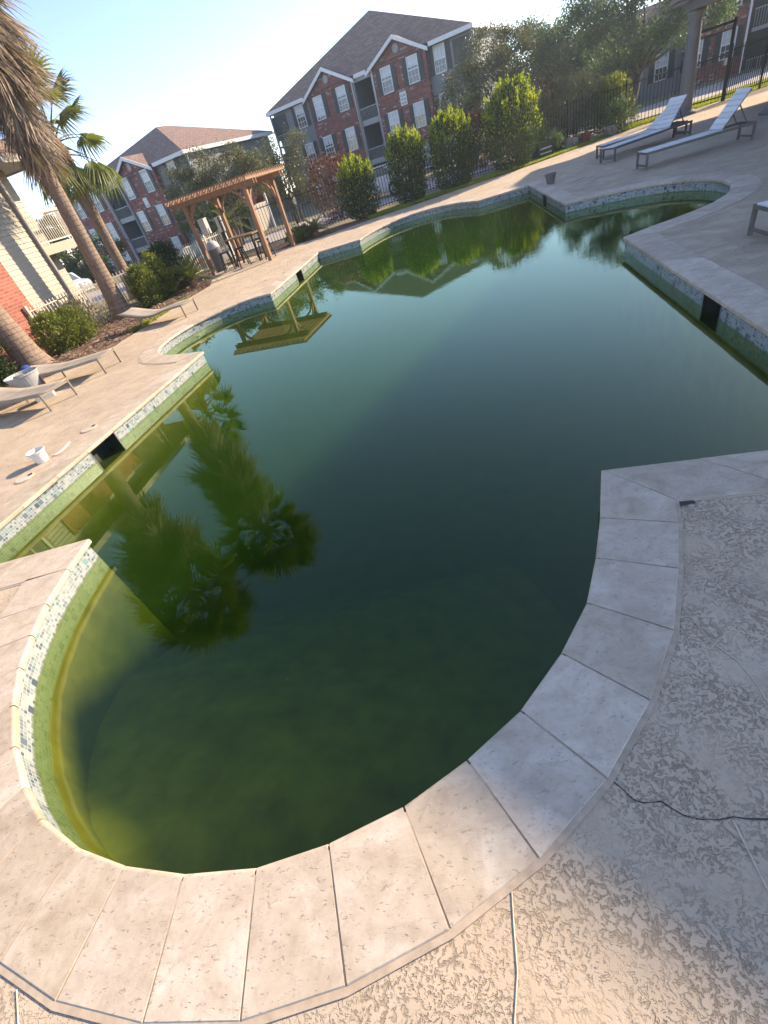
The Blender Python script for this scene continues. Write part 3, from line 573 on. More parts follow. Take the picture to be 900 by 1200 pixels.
# ------------------------------------------------------------------ vegetation builders
def leaf_quads(cen, size, r, up=0.0, aspect=0.45, outward=None):
    """diamond leaves at the given centres; up pulls their axis upwards, outward = away from this point"""
    n = len(cen); d = r.normal(0, 1, (n, 3)); d[:, 2] += up
    if outward is not None:
        o = cen-np.array(outward); o /= np.linalg.norm(o, axis=1, keepdims=True)+1e-6; d = d*0.8+o*1.0
    d /= np.linalg.norm(d, axis=1, keepdims=True)+1e-9
    e = np.cross(d, r.normal(0, 1, (n, 3))); e /= np.linalg.norm(e, axis=1, keepdims=True)+1e-9
    L = (size*r.uniform(0.6, 1.35, n))[:, None]; wd = L*aspect
    v = np.stack([cen-d*L*0.5, cen+e*wd*0.5, cen+d*L*0.5, cen-e*wd*0.5], 1).reshape(-1, 3)
    return v, np.arange(4*n).reshape(-1, 4)
def tree(name, label, cat, loc, blobs, trunk_h, tr, n, size, leaf, seed, group=None, stems=1, clump=0.2, nclump=110, bark='bark', up=0.15):
    r = np.random.default_rng(seed); t = thing(name, label, cat, loc, 0, group)
    vol = np.array([b[3]*b[4]*b[5] for b in blobs], float)**(2/3); cs = []
    for b, k in zip(blobs, np.maximum(4, (nclump*vol/vol.sum()).astype(int))):
        u = r.normal(0, 1, (k, 3)); u /= np.linalg.norm(u, axis=1, keepdims=True); rad = r.uniform(0.35, 1.0, (k, 1))**0.6
        cs.append(np.array(b[:3])+u*rad*np.array(b[3:6]))
    cs = np.concatenate(cs)
    per = r.multinomial(n, r.dirichlet(np.ones(len(cs))*2.2))
    cen = np.repeat(cs, per, 0)+r.normal(0, 1, (n, 3))*np.array([clump, clump, clump*0.7])
    v, f = leaf_quads(cen, size, r, up)
    npmesh('crown', v, f, leaf, t)
    rr = random.Random(seed); mb = MB(); top = np.array([np.mean([b[0] for b in blobs]), np.mean([b[1] for b in blobs]), 0])
    for s_ in range(stems):
        a = rr.uniform(0, 6.28); off = 0.12*(stems > 1)
        p0 = Vector((math.cos(a)*off, math.sin(a)*off, -0.3)); p1 = Vector((top[0]*0.6+math.cos(a)*off*3, top[1]*0.6+math.sin(a)*off*3, trunk_h))
        mb.tube([p0, p0.lerp(p1, 0.5)+Vector((rr.uniform(-.1, .1), rr.uniform(-.1, .1), 0)), p1], [tr*1.25, tr, tr*0.8], 7)
        for q in rr.sample(range(len(cs)), min(len(cs), max(4, 14//stems))):
            c = Vector(cs[q]); m = p1.lerp(c, 0.5)+Vector((rr.uniform(-.15, .15), rr.uniform(-.15, .15), rr.uniform(-.1, .2)))
            mb.tube([p1.lerp(p0, 0.12), m, c], [tr*0.6, tr*0.32, tr*0.1], 5, False)
    mb.obj('trunk', bark, t, True); return t
def shrub(name, label, loc, rad, h, n, size, leaf, seed, group=None, up=1.2, spiky=0.0, z0=0.0, egg=0.42, cat='shrub', lumps=30, new=None):  # new: leaf keys for the darker body and the painted lit top
    r = np.random.default_rng(seed); t = thing(name, label, cat, loc, r.uniform(0, 6), group)
    lz = r.uniform(-1, 1, lumps); la = r.uniform(0, 6.28, lumps); lw = r.uniform(0.16, 0.4, lumps); lh = r.uniform(-0.22, 0.26, lumps)
    k = int(n*1.0); zz = r.uniform(0, 1, k)**0.9; an = r.uniform(0, 6.28, k); q = np.sqrt(r.uniform(0.10, 1.0, k))
    prof = np.where(zz < egg, np.sqrt(np.clip(1-((egg-zz)/egg)**2*0.75, 0, 1)), np.sqrt(np.clip(1-((zz-egg)/(1.02-egg))**2, 0, 1)))
    mod = np.ones(k)
    for a, b, c, d in zip(lz, la, lw, lh): mod += d*np.exp(-(((zz*2-1-a)/c)**2))*np.maximum(0, np.cos(an-b))**4
    rr_ = rad*prof*q*mod*(1+r.normal(0, 0.05, k))
    cen = np.stack([rr_*np.cos(an), rr_*np.sin(an), z0+zz*(h-z0)*(1+r.normal(0, 0.025, k))], 1)
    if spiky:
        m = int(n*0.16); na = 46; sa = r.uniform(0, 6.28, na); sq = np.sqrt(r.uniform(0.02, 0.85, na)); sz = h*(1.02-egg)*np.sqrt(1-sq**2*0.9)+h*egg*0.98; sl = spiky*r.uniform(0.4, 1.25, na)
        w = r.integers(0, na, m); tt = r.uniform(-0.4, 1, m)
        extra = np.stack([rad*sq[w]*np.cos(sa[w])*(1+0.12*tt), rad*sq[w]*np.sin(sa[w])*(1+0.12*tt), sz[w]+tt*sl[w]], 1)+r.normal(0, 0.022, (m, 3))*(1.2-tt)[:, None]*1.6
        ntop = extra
    if not spiky:
        K = 70; ci = r.integers(0, len(cen), K); out_ = cen[ci].copy(); out_[:, :2] *= (1.0/np.sqrt(np.maximum(q[ci], 0.2)))[:, None]; m = len(cen)//2
        cen[:m] = out_[r.integers(0, K, m)]+r.normal(0, 1, (m, 3))*rad*0.13
        cen[:, 2] = np.maximum(cen[:, 2], 0.02)
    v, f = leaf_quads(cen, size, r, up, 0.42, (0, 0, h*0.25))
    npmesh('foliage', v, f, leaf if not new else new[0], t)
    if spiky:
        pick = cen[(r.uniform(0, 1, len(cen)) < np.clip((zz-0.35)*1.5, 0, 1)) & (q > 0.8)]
        v, f = leaf_quads(np.concatenate([ntop, pick+r.normal(0, 0.02, pick.shape)*[1, 1, 1]]), size, r, up*1.4, 0.42, (0, 0, h*0.2)); npmesh('lit_top_leaves', v, f, new[1] if new else leaf, t)  # lighter leaf colour stands for sunlight on the bush top
    mb = MB(); g = random.Random(seed)
    for i in range(6):
        a = g.uniform(0, 6.28); mb.tube([(math.cos(a)*0.05, math.sin(a)*0.05, -0.1), (math.cos(a)*rad*0.25, math.sin(a)*rad*0.25, h*0.35), (math.cos(a)*rad*0.5, math.sin(a)*rad*0.5, h*0.75)], [0.03, 0.02, 0.008], 5, False)
    mb.obj('stem', 'bark', t); return t
# ------------------------------------------------------------------ palms
def frond_mesh(seed, lp=0.85, lb=0.85, spread=112, droop=0.22, n=26, m='palm_leaf', fold=0.35):
    r = random.Random(seed); mb = MB()
    pt = [Vector((lp*t, 0, 0.10*math.sin(t*2.6)*lp)) for t in (0, 0.35, 0.7, 1.0)]; hub = pt[-1]
    mb.tube(pt, [0.028, 0.018, 0.013, 0.010], 5)
    for i in range(n):
        a = R(-spread+2*spread*i/(n-1)+r.uniform(-2, 2)); L = lb*(0.62+0.38*math.cos(a*0.75))*r.uniform(0.9, 1.06)
        d = Vector((math.cos(a), math.sin(a), 0)); s_ = Vector((-d.y, d.x, 0))
        def P_(t, off, w): return hub+d*(L*t)+s_*(w)+Vector((0, 0, -droop*t*t*L*(1+abs(math.sin(a))*1.4)+off))
        w1, w2 = L*0.047, L*0.042; fz = fold*0.06*L
        a0, b1, c1, m1 = P_(0.02, 0, 0), P_(0.5, fz, w1), P_(0.5, fz, -w1), P_(0.5, -fz, 0)
        b2, c2, tip = P_(0.78, fz*0.5, w2*0.6), P_(0.78, fz*0.5, -w2*0.6), P_(1.0, -0.05*L*r.uniform(0, 2.5), L*r.uniform(-0.03, 0.03))
        mb.add([a0, b1, m1, c1, b2, c2, tip], [(0, 1, 2), (0, 2, 3), (1, 4, 2), (2, 4, 5), (2, 5, 3), (4, 6, 5)])
    return mb.mesh('frond', MT[m])
LIVE = [frond_mesh(i, 1.0+0.16*(i % 3), 0.85+0.08*(i % 2), 108+4*i, 0.12+0.1*i) for i in range(4)]
HALF = [frond_mesh(40+i, 0.85, 0.85, 95, 0.55, 24, 'palm_leaf') for i in range(2)]
def dead_mesh(seed):
    r = random.Random(seed); mb = MB()
    mb.tube([(0, 0, 0), (0.3, 0, 0.02), (0.65, 0, 0)], [0.03, 0.018, 0.012], 5)
    for i in range(24):
        a = R(-34+68*i/23+r.uniform(-4, 4)); L = r.uniform(0.75, 1.25); p = Vector((0.6, 0, 0)); d = Vector((math.cos(a), math.sin(a), r.uniform(-0.22, 0.22)))
        s_ = Vector((-d.y, d.x, r.uniform(-.5, .5))).normalized()*0.017; pts = [p]
        for k in range(3): d = (d+Vector((0.08, r.uniform(-.2, .2), r.uniform(-.16, .16)))).normalized(); pts.append(pts[-1]+d*L/3)
        for k in range(3):
            f0, f1 = (0.6, 1.0, 0.75, 0.15)[k], (0.6, 1.0, 0.75, 0.15)[k+1]
            mb.add([pts[k]-s_*f0, pts[k]+s_*f0, pts[k+1]+s_*f1, pts[k+1]-s_*f1], [(0, 1, 2, 3)])
    return mb.mesh('dead_frond', MT['palm_dead'])
DEAD = [dead_mesh(70+i) for i in range(4)]
def palm(label, loc, trunk_h, r_mid, r_base, skirt, crown_z, n_live, n_half, seed, lean=(0, 0), fscale=1.0, boot=0.6):
    r = random.Random(seed); t = thing('palm_tree', label, 'palm', loc, 0, 'tall fan palms beside the pool')
    def axis(z): f = z/crown_z; return Vector((lean[0]*f, lean[1]*f, z))
    mb = MB(); zs = [-0.2, 0.0, 0.15, 0.4, 0.8, 1.4]+[1.4+(trunk_h-1.4)*i/7 for i in range(1, 8)]
    rs = [r_base*1.12, r_base*1.05, r_base*0.93, r_base*0.8, r_base*0.3+r_mid*0.7, r_mid*1.05]+[r_mid*(1-0.14*i/7) for i in range(1, 8)]
    mb.tube([axis(z) for z in zs], rs, 18); mb.obj('trunk', 'palm_bark', t, True)
    mb = MB(); mb.tube([axis(trunk_h+(crown_z-trunk_h)*i/4) for i in range(5)], [r_mid*0.84, r_mid*0.95, r_mid*0.9, r_mid*0.8, r_mid*0.5], 12)
    for i in range(26):
        z = trunk_h-boot+(boot+0.5)*i/26; a = i*2.4; p = axis(z); d = Vector((math.cos(a), math.sin(a), 0)); s_ = Vector((-d.y, d.x, 0))
        b = p+d*r_mid*0.86; tp = p+d*(r_mid*1.12)+Vector((0, 0, 0.22))
        mb.add([b+s_*0.10, b-s_*0.10, tp-s_*0.05, tp+s_*0.05, b+s_*0.09+d*0.04, b-s_*0.09+d*0.04], [(0, 1, 2, 3), (4, 3, 2, 5), (0, 3, 4), (1, 5, 2)])
    mb.obj('leaf_boots', 'palm_boot', t)
    def add(name, me, z, yaw, pitch, roll, sc, rad):
        o = bpy.data.objects.new(name, me); COL.objects.link(o); o.parent = t; p = axis(z)
        o.location = p+Vector((math.cos(yaw), math.sin(yaw), 0))*rad; o.rotation_euler = (roll, -pitch, yaw); o.scale = (sc,)*3
    i = 0
    for z0, z1, k, p0, p1, sc0, sc1 in skirt:
        for q in range(k):
            i += 1; z = z0+(z1-z0)*(q+r.random())/k
            add('dead_frond', DEAD[i % 4], z, i*2.39996+r.uniform(-.25, .25), R(-r.uniform(p0, p1)), r.uniform(-.7, .7), r.uniform(sc0, sc1), r_mid*0.7)
    for q in range(n_half):
        add('frond', HALF[q % 2], crown_z-0.5+0.35*q/max(1, n_half), q*2.39996+0.4, R(r.uniform(-48, -18)), r.uniform(-.35, .35), fscale*r.uniform(0.9, 1.1), r_mid*0.5)
    for q in range(n_live):
        f = q/n_live; add('frond', LIVE[q % 4], crown_z-0.15+0.35*f, q*2.39996, R(-12+88*f**0.9+r.uniform(-9, 9)), r.uniform(-.4, .4), fscale*r.uniform(0.88, 1.1), r_mid*0.4*(1-f))
    return t
palm('tall fan palm with shaggy brown skirt rising beside the farthest of the three taupe loungers', (-5.93, 16.55, 0), 4.45, 0.215, 0.36, [(4.75, 6.3, 52, 66, 82, 0.75, 1.0), (6.4, 8.8, 96, 45, 72, 0.95, 1.3)], 9.2, 36, 4, 3, (0.45, 0.0), 1.25)
palm('slimmer fan palm with open green crown and no skirt, behind the beige fence', (-6.75, 21.3, 0), 4.2, 0.185, 0.30, [(3.9, 4.9, 7, 60, 80, 0.5, 0.7)], 5.05, 22, 10, 5, (0.22, 0.0), 1.0, 0.5)
palm('thickest palm trunk at the left edge of the photo, between the dark and light shrubs', (-7.3, 12.95, 0), 5.2, 0.27, 0.42, [(5.2, 6.8, 46, 60, 80, 0.8, 1.05), (6.8, 7.9, 44, 40, 66, 0.95, 1.25)], 8.4, 34, 8, 9, (-0.6, 0.0), 1.25)
def pinnate(name, label, loc, n, L, seed, m='palm_leaf', h=0.2, up=(15, 75)):
    r = random.Random(seed); t = thing(name, label, 'plant', loc, 0)
    mb = MB(); mb.lathe([(0.13, -0.1), (0.15, h*0.6), (0.09, h)], 10); mb.obj('trunk', 'palm_boot', t, True)
    fm = MB(); pts = [Vector((L*x, 0, L*(0.42*x-0.52*x*x))) for x in [i/8 for i in range(9)]]
    fm.tube(pts, [0.012*(1-0.1*i) for i in range(9)], 4)
    for i in range(1, 34):
        x = 0.12+0.86*i/34; p = Vector((L*x, 0, L*(0.42*x-0.52*x*x))); w = L*0.26*math.sin(min(1, x*1.5+0.1)*math.pi*0.78)
        for sd in (-1, 1):
            tip = p+Vector((w*0.55, sd*w*0.85, w*0.18)); fm.add([p+Vector((-0.008, 0, 0)), p+Vector((0.012, 0, 0)), tip], [(0, 1, 2)])
    me = fm.mesh('frond', MT[m])
    for q in range(n):
        o = bpy.data.objects.new('frond', me); COL.objects.link(o); o.parent = t; o.location = (0, 0, h)
        o.rotation_euler = (r.uniform(-.2, .2), -R(up[0]+(up[1]-up[0])*(q/n)+r.uniform(-8, 8)-22), q*2.39996); o.scale = (r.uniform(0.8, 1.1),)*3
    return t
# ------------------------------------------------------------------ loungers
def sling_lounger(label, loc, rz, prof):
    t = thing('sun_lounger', label, 'sun lounger', (*loc, 0), rz, 'low taupe loungers on the sunny deck')
    w = 0.30; z = 0.31; L = prof[-1][0]
    for sy in (-1, 1):
        mb = MB()
        for (x0, z0), (x1, z1) in zip(prof, prof[1:]): mb.bar((x0, sy*w, z0-0.018), (x1, sy*w, z1-0.018), 0.022, 0.036)
        mb.obj('side_rail', 'frame', t)
        for x in (0.025, 1.42):
            zz = np.interp(x, [p[0] for p in prof], [p[1] for p in prof])
            box((x-0.02, sy*w-0.011, 0), (x+0.02, sy*w+0.011, zz-0.03)).obj('leg', 'frame', t)
    for x in (0.025, 1.42):
        zz = np.interp(x, [p[0] for p in prof], [p[1] for p in prof])
        box((x-0.018, -w+0.012, zz-0.05), (x+0.018, w-0.012, zz-0.02)).obj('cross_bar', 'frame', t)
    mb = MB(); n = 26; xs = [L*i/n for i in range(n+1)]; zs = np.interp(xs, [p[0] for p in prof], [p[1] for p in prof])
    zs = np.convolve(np.pad(zs, 2, mode='edge'), np.ones(5)/5, 'valid'); vs = []
    for dz in (0.004, -0.004):
        for x, q in zip(xs, zs):
            for j in range(5): y = -w+0.008+(2*w-0.016)*j/4; vs.append((x, y, q+dz-0.018*(1-(abs(j-2)/2)**2)))
    k = (n+1)*5; fs = []
    for i in range(n):
        for j in range(4):
            a = i*5+j; fs += [(a, a+5, a+6, a+1), (k+a, k+a+1, k+a+6, k+a+5)]
    for i in range(n): fs += [(i*5, k+i*5, k+i*5+5, i*5+5), (i*5+4, i*5+9, k+i*5+9, k+i*5+4)]
    fs += [(0, 1, k+1, k), (1, 2, k+2, k+1), (2, 3, k+3, k+2), (3, 4, k+4, k+3)]
    mb.add(vs, fs).obj('sling', 'sling', t, True); return t
def dirz(v): return math.atan2(v[1], v[0])
sling_lounger('taupe sling lounger with wavy bed, farthest of the three, at the palm foot', (-3.08, 13.13), dirz((-0.92, 0.39)), [(0, 0.31), (0.55, 0.295), (1.0, 0.235), (1.3, 0.255), (1.98, 0.46)])
sling_lounger('taupe sling lounger with a blue cap at its head, middle of the three', (-4.30, 10.0), dirz((-0.97, 0.24)), [(0, 0.31), (0.7, 0.285), (1.25, 0.28), (2.0, 0.40)])
sling_lounger('taupe sling lounger nearest the camera with a white box under it', (-4.80, 8.55), dirz((-0.89, 0.46)), [(0, 0.31), (0.7, 0.285), (1.25, 0.28), (2.0, 0.40)])
def slat_lounger(label, loc, rz, L=2.3, w=0.30, hinge=1.6, raised=True, rise=52):
    t = thing('sun_lounger', label, 'sun lounger', (*loc, 0), rz, 'gray slatted loungers in the shade')
    z = 0.34
    for sy in (-1, 1):
        box((0, sy*w-0.02, z-0.05), (L, sy*w+0.02, z)).obj('side_rail', 'frame_dark', t)
        for x in (0.0, L-0.05): box((x+0.002, sy*w-0.019, 0), (x+0.05, sy*w+0.019, z-0.052)).obj('leg', 'frame_dark', t)
    for x in (0.0, L-0.05):
        box((x+0.004, -w+0.021, z-0.046), (x+0.046, w-0.021, z-0.006)).obj('cross_bar', 'frame_dark', t)
        box((x+0.012, -w+0.02, 0.055), (x+0.038, w-0.02, 0.09)).obj('stretcher', 'frame_dark', t)
    n = 13; me = box((-0.055, -w+0.022, -0.008), (0.055, w-0.022, 0.010)).mesh('seat_slat', MT['slat'])
    for i in range(n):
        o = bpy.data.objects.new('seat_slat', me); COL.objects.link(o); o.parent = t; o.location = (0.075+(hinge-0.1)*i/(n-1), 0, z)
    if raised:
        a = R(rise); bl = 0.78; mb = MB(); d = Vector((math.cos(a), 0, math.sin(a)))
        for sy in (-1, 1): mb.bar(Vector((hinge, sy*(w-0.05), z))+d*0.0, Vector((hinge, sy*(w-0.05), z))+d*bl, 0.022, 0.03)
        fr = mb.obj('back_frame', 'frame_dark', t)
        m2 = box((-0.051, -w+0.01, 0.016), (0.051, w-0.01, 0.034)).mesh('back_slat', MT['slat'])
        for i in range(7):
            o = bpy.data.objects.new('back_slat', m2); COL.objects.link(o); o.parent = t
            p = Vector((hinge, 0, z))+d*(0.06+bl*0.93*i/6.5); o.location = p; o.rotation_euler = (0, -a, 0)
        for sy in (-1, 1):
            mb = MB(); mb.bar(Vector((hinge, sy*(w-0.08), z))+d*0.5, (hinge+0.55, sy*(w-0.08), z-0.02), 0.02); mb.obj('prop', 'frame_dark', t)
    return t
slat_lounger('gray slatted lounger with raised back in front of the column, nearest of three', (8.70, 12.36), dirz((2.22, -0.60)))
slat_lounger('gray slatted lounger with raised back, middle one of the row by the column', (9.60, 15.22), dirz((2.74, 0.3)), 2.6, hinge=1.85)
slat_lounger('gray slatted lounger half hidden at the back of the shaded row by the grass', (10.05, 16.35), dirz((2.2, -0.5)), 2.4, hinge=1.5, rise=36)
slat_lounger('gray frame end of the lounger cut off by the right edge of the photo', (5.42, 5.33), dirz((0.954, -0.30)), 2.3, raised=True)
# ------------------------------------------------------------------ small things on the deck
def bucket(name, label, cat, loc, r0, r1, h, m, tilt=0, handle=False, group=None):
    t = thing(name, label, cat, loc, 0, group); t.rotation_euler = (0, R(tilt), 0.4)
    MB().lathe([(r0, 0), (r1, h), (r1+0.012, h+0.002), (r1+0.012, h-0.02), (r1-0.006, h-0.02), (r0-0.008, 0.012), (0.0, 0.012)], 28).obj('body', m, t, False)
    if handle:
        mb = MB(); mb.tube([(r1*math.cos(a), 0.02+0.55*r1*math.sin(a), h-0.03-0.6*h*math.sin(a)*0.2) for a in [math.pi*i/12 for i in range(13)]], 0.004, 5); mb.obj('handle', 'frame', t)
    return t
bucket('bucket', 'small pale round pail standing alone on the sunny deck near the water', 'bucket', (-4.10, 5.96, 0), 0.075, 0.105, 0.165, 'plastic_white', handle=True)
bucket('bucket', 'small dark gray pot on the shaded deck by the far pool corner', 'bucket', (7.60, 14.75, 0), 0.10, 0.15, 0.24, 'plastic_dkgray')
bucket('planter_pot', 'big gray white tub between the two nearest taupe loungers', 'planter', (-6.02, 10.02, 0), 0.20, 0.31, 0.43, 'plastic_gray')
t = thing('storage_box', 'low white plastic box under the nearest taupe lounger', 'box', (-5.50, 9.35, 0), 0.4)
bm_ = MB(); bm_.prism([(-0.16, -0.13), (0.16, -0.13), (0.17, 0.13), (-0.17, 0.13)], 0, 0.145); bm_.obj('body', 'plastic_white', t)
MB().prism([(-0.18, -0.15), (0.18, -0.15), (0.18, 0.15), (-0.18, 0.15)], 0.147, 0.17).obj('lid', 'plastic_white', t)
hb = MB(); hb.tube([(-3.99, 6.0, 0.012), (-3.93, 6.02, 0.012), (-3.88, 6.10, 0.012), (-3.87, 6.2, 0.012), (-3.86, 6.32, 0.012)], 0.012, 8)
tag(hb.obj('hose', 'plastic_white', None, True), 'short white piece of hose lying by the pale pail', 'hose')
def lid(label, x, y, tilt):
    t = thing('skimmer_lid', label, 'lid', (x, y, 0.006), 0.6, 'round skimmer lids in the deck')
    MB().lathe([(0.115, 0.0), (0.115, 0.004), (0.108, 0.006), (0.0, 0.006)], 32).obj('cover', 'lid', t)
    ring = MB().lathe([(0.125, -0.004), (0.125, 0.001), (0.117, 0.001), (0.117, -0.004)], 32); ring.obj('rim', 'grout', t)
    o = box((-0.035, -0.03, 0.0062), (0.02, 0.03, 0.009)).obj('dark_block', 'dark', t); o.location = (0.08, 0, 0)  # small dark block on one side of the lid
lid('round beige lid set in the sunny deck, between pail and loungers', -3.70, 6.66, 0)
lid('round beige lid in the sunny deck nearest the left photo edge', -4.18, 5.57, 0)
def leaf_litter(label, x, y, rz):
    o = MB().add([(-0.08, 0, 0.002), (0, -0.02, 0.014), (0.08, 0.005, 0.004), (0, 0.022, 0.010)], [(0, 1, 2, 3)]).obj('fallen_leaf', 'palm_dead'); o.location = (x, y, 0.002); o.rotation_euler[2] = rz
    tag(o, label, 'leaf', 'dry leaves on the far deck')
leaf_litter('dry brown leaf on the sunny far deck closer to the pergola post', -0.55, 14.71, 0.5); leaf_litter('dry brown leaf on the far deck, farther from the pergola', -1.1, 14.47, 0.1)
t = thing('cap', 'blue and white cap lying on the head end of the middle lounger', 'cap', (-6.12, 10.46, 0.385), 0.5)
MB().lathe([(0.10, 0), (0.10, 0.03), (0.085, 0.07), (0.05, 0.095), (0.0, 0.10)], 16).obj('crown', 'blue', t, True)
MB().prism([(0.06, -0.08), (0.14, -0.07), (0.18, 0.0), (0.14, 0.07), (0.06, 0.08)], 0.004, 0.012).obj('brim', 'plastic_white', t)
# ------------------------------------------------------------------ fences
def fence(name, label, pts, h, m, gap, pk, base=0.08, post=0.055, post_every=2.4, rails=(0.16, -0.10), group=None, cap=0.0):
    t = thing(name, label, 'fence', (*pts[0], 0), 0, group); o0 = Vector(pts[0])
    me = box((-pk/2, -pk/2, base), (pk/2, pk/2, h)).mesh('picket', MT[m]); mp = box((-post/2, -post/2, -0.05), (post/2, post/2, h+0.06)).mesh('fence_post', MT[m])
    def put(name, me, p, a):
        o = bpy.data.objects.new(name, me); COL.objects.link(o); o.parent = t; q = Vector(p)-o0; o.location = (q.x, q.y, 0); o.rotation_euler[2] = a
    for a, b in zip(pts, pts[1:]):
        a, b = Vector(a), Vector(b); L = (b-a).length; d = (b-a)/L; an = math.atan2(d.y, d.x); k = max(1, round(L/post_every))
        for i in range(k):
            put('fence_post', mp, a+d*L*i/k, an); s0, s1 = L*i/k, L*(i+1)/k; n = int((s1-s0)/gap)
            for j in range(1, n): put('picket', me, a+d*(s0+(s1-s0)*j/n), an)
            for rz in rails:
                z = rz if rz > 0 else h+rz; p, q = a+d*(s0+post/2)-o0, a+d*(s1-post/2)-o0
                mb = MB(); mb.bar((p.x, p.y, z), (q.x, q.y, z), 0.038 if cap == 0 else cap, 0.03); mb.obj('rail', m, t)
    put('fence_post', mp, pts[-1], 0); return t
fence('metal_fence', 'long black picket fence behind the green bushes and the pergola', [(-2.6, 22.35), (0.4, 22.45), (3.0, 22.45), (8.0, 22.6), (12.6, 22.95), (15.0, 22.65), (16.95, 21.65)], 1.52, 'black_metal', 0.125, 0.018)
fence('metal_fence', 'black fence of closely set pickets to the right of the gate', [(18.1, 20.95), (19.6, 20.95), (23.0, 20.4), (26.0, 20.0)], 1.56, 'black_metal', 0.085, 0.018)
fence('metal_fence', 'beige picket fence below the cream house, behind the palms and shrubs', [(-7.62, 14.9), (-6.72, 16.85), (-5.35, 18.0), (-4.25, 20.05), (-3.3, 21.4), (-2.75, 22.2)], 1.14, 'beige_metal', 0.115, 0.022, cap=0.045, post=0.07)
g = thing('metal_gate', 'tall black gate with a top bar beside the gray column', 'gate', (17.0, 21.6, 0), math.atan2(-0.7, 1.05))
for x in (0.0, 1.22): box((x-0.05, -0.05, -0.02), (x+0.05, 0.05, 2.35)).obj('gate_post', 'black_metal', g)
box((0.052, -0.03, 2.22), (1.168, 0.03, 2.30)).obj('top_bar', 'black_metal', g); box((0.052, -0.02, 2.05), (1.168, 0.02, 2.09)).obj('top_bar', 'black_metal', g)
for z in (0.14, 1.36): box((0.06, -0.02, z), (1.16, 0.02, z+0.04)).obj('rail', 'black_metal', g)
me = box((-0.009, -0.009, 0.1), (0.009, 0.009, 1.42)).mesh('picket', MT['black_metal'])
for i in range(9):
    o = bpy.data.objects.new('picket', me); COL.objects.link(o); o.parent = g; o.location = (0.14+0.94*i/8, 0, 0)
box((1.07, -0.07, 1.08), (1.165, -0.022, 1.24)).obj('latch', 'utility', g)
# ------------------------------------------------------------------ pergola with its table
pg = thing('pergola', 'orange brown cedar pergola with open slatted roof on the far deck', 'pergola', (-3.2, 19.55, 0), math.atan2(-1.1, 2.2))
PX, PY = 2.5, 2.05
for x in (0, PX):
    for y in (0, PY):
        mb = MB(); mb.box((x-0.065, y-0.065, -0.02), (x+0.065, y+0.065, 2.18)); mb.obj('post', 'wood', pg)
        for sx, sy in ((1 if x == 0 else -1, 0), (0, 1 if y == 0 else -1)):
            mb = MB(); q = [(0.10, 1.66), (0.14, 1.85), (0.26, 2.02), (0.48, 2.16)]
            for (a, z0), (b, z1) in zip(q, q[1:]): mb.bar((x+sx*a, y+sy*a, z0), (x+sx*b, y+sy*b, z1), 0.05, 0.07)
            mb.obj('brace', 'wood', pg)
for y in (0, PY):
    for dy in (-0.09, 0.09): box((-0.45, y+dy-0.02, 2.182), (PX+0.45, y+dy+0.02, 2.32)).obj('beam', 'wood', pg)
me = box((-0.02, -0.45, 2.322), (0.02, PY+0.45, 2.43)).mesh('rafter', MT['wood'])
for i in range(15):
    o = bpy.data.objects.new('rafter', me); COL.objects.link(o); o.parent = pg; o.location = (-0.38+(PX+0.76)*i/14, 0, 0)
me = box((-0.48, -0.022, 2.432), (PX+0.48, 0.022, 2.466)).mesh('batten', MT['wood'])
for i in range(18):
    o = bpy.data.objects.new('batten', me); COL.objects.link(o); o.parent = pg; o.location = (0, -0.42+(PY+0.84)*i/17, 0)
tb = thing('bar_table', 'tall dark slatted wood table under the cedar pergola', 'table', (-1.72, 19.75, 0), math.atan2(-1.1, 2.2))
for i in range(6): box((-0.62, -0.36+0.12*i, 0.86), (0.62, -0.25+0.12*i, 0.90)).obj('plank', 'table_wood', tb)
for x in (-0.52, 0.52):
    for y in (-0.28, 0.28): box((x-0.03, y-0.03, 0), (x+0.03, y+0.03, 0.86)).obj('leg', 'black_metal', tb)
    box((x-0.02, -0.25, 0.2), (x+0.02, 0.25, 0.24)).obj('stretcher', 'black_metal', tb)
def stool(x, y, label):
    t = thing('bar_stool', label, 'stool', (x, y, 0), random.uniform(0, 3), 'black metal stools around the pergola table')
    MB().prism([(-0.17, -0.15), (-0.15, -0.17), (0.15, -0.17), (0.17, -0.15), (0.17, 0.15), (0.15, 0.17), (-0.15, 0.17), (-0.17, 0.15)], 0.56, 0.60).obj('seat', 'black_metal', t)
    for sx in (-1, 1):
        for sy in (-1, 1):
            mb = MB(); mb.bar((sx*0.13, sy*0.13, 0.56), (sx*0.20, sy*0.20, 0), 0.03); mb.obj('leg', 'black_metal', t)
        mb = MB(); mb.bar((sx*0.175, -0.17, 0.22), (sx*0.175, 0.17, 0.22), 0.02); mb.obj('footrest', 'black_metal', t)
stool(-2.55, 19.42, 'black metal stool at the left end of the pergola table'); stool(-1.98, 19.25, 'black metal stool in front of the pergola table, closest to the pool')
stool(-1.05, 19.2, 'black metal stool at the right end of the pergola table'); stool(-1.3, 20.5, 'black metal stool behind the pergola table, against the fence')
tc = thing('trash_can', 'dark round trash can with pale dome lid by the pergola', 'trash can', (-2.95, 20.25, 0))
MB().lathe([(0.22, 0), (0.25, 0.04), (0.25, 0.72), (0.24, 0.74)], 24).obj('body', 'plastic_dkgray', tc); MB().lathe([(0.255, 0.742), (0.255, 0.78), (0.22, 0.90), (0.14, 0.98), (0.0, 1.01)], 24).obj('lid', 'plastic_gray', tc, True)
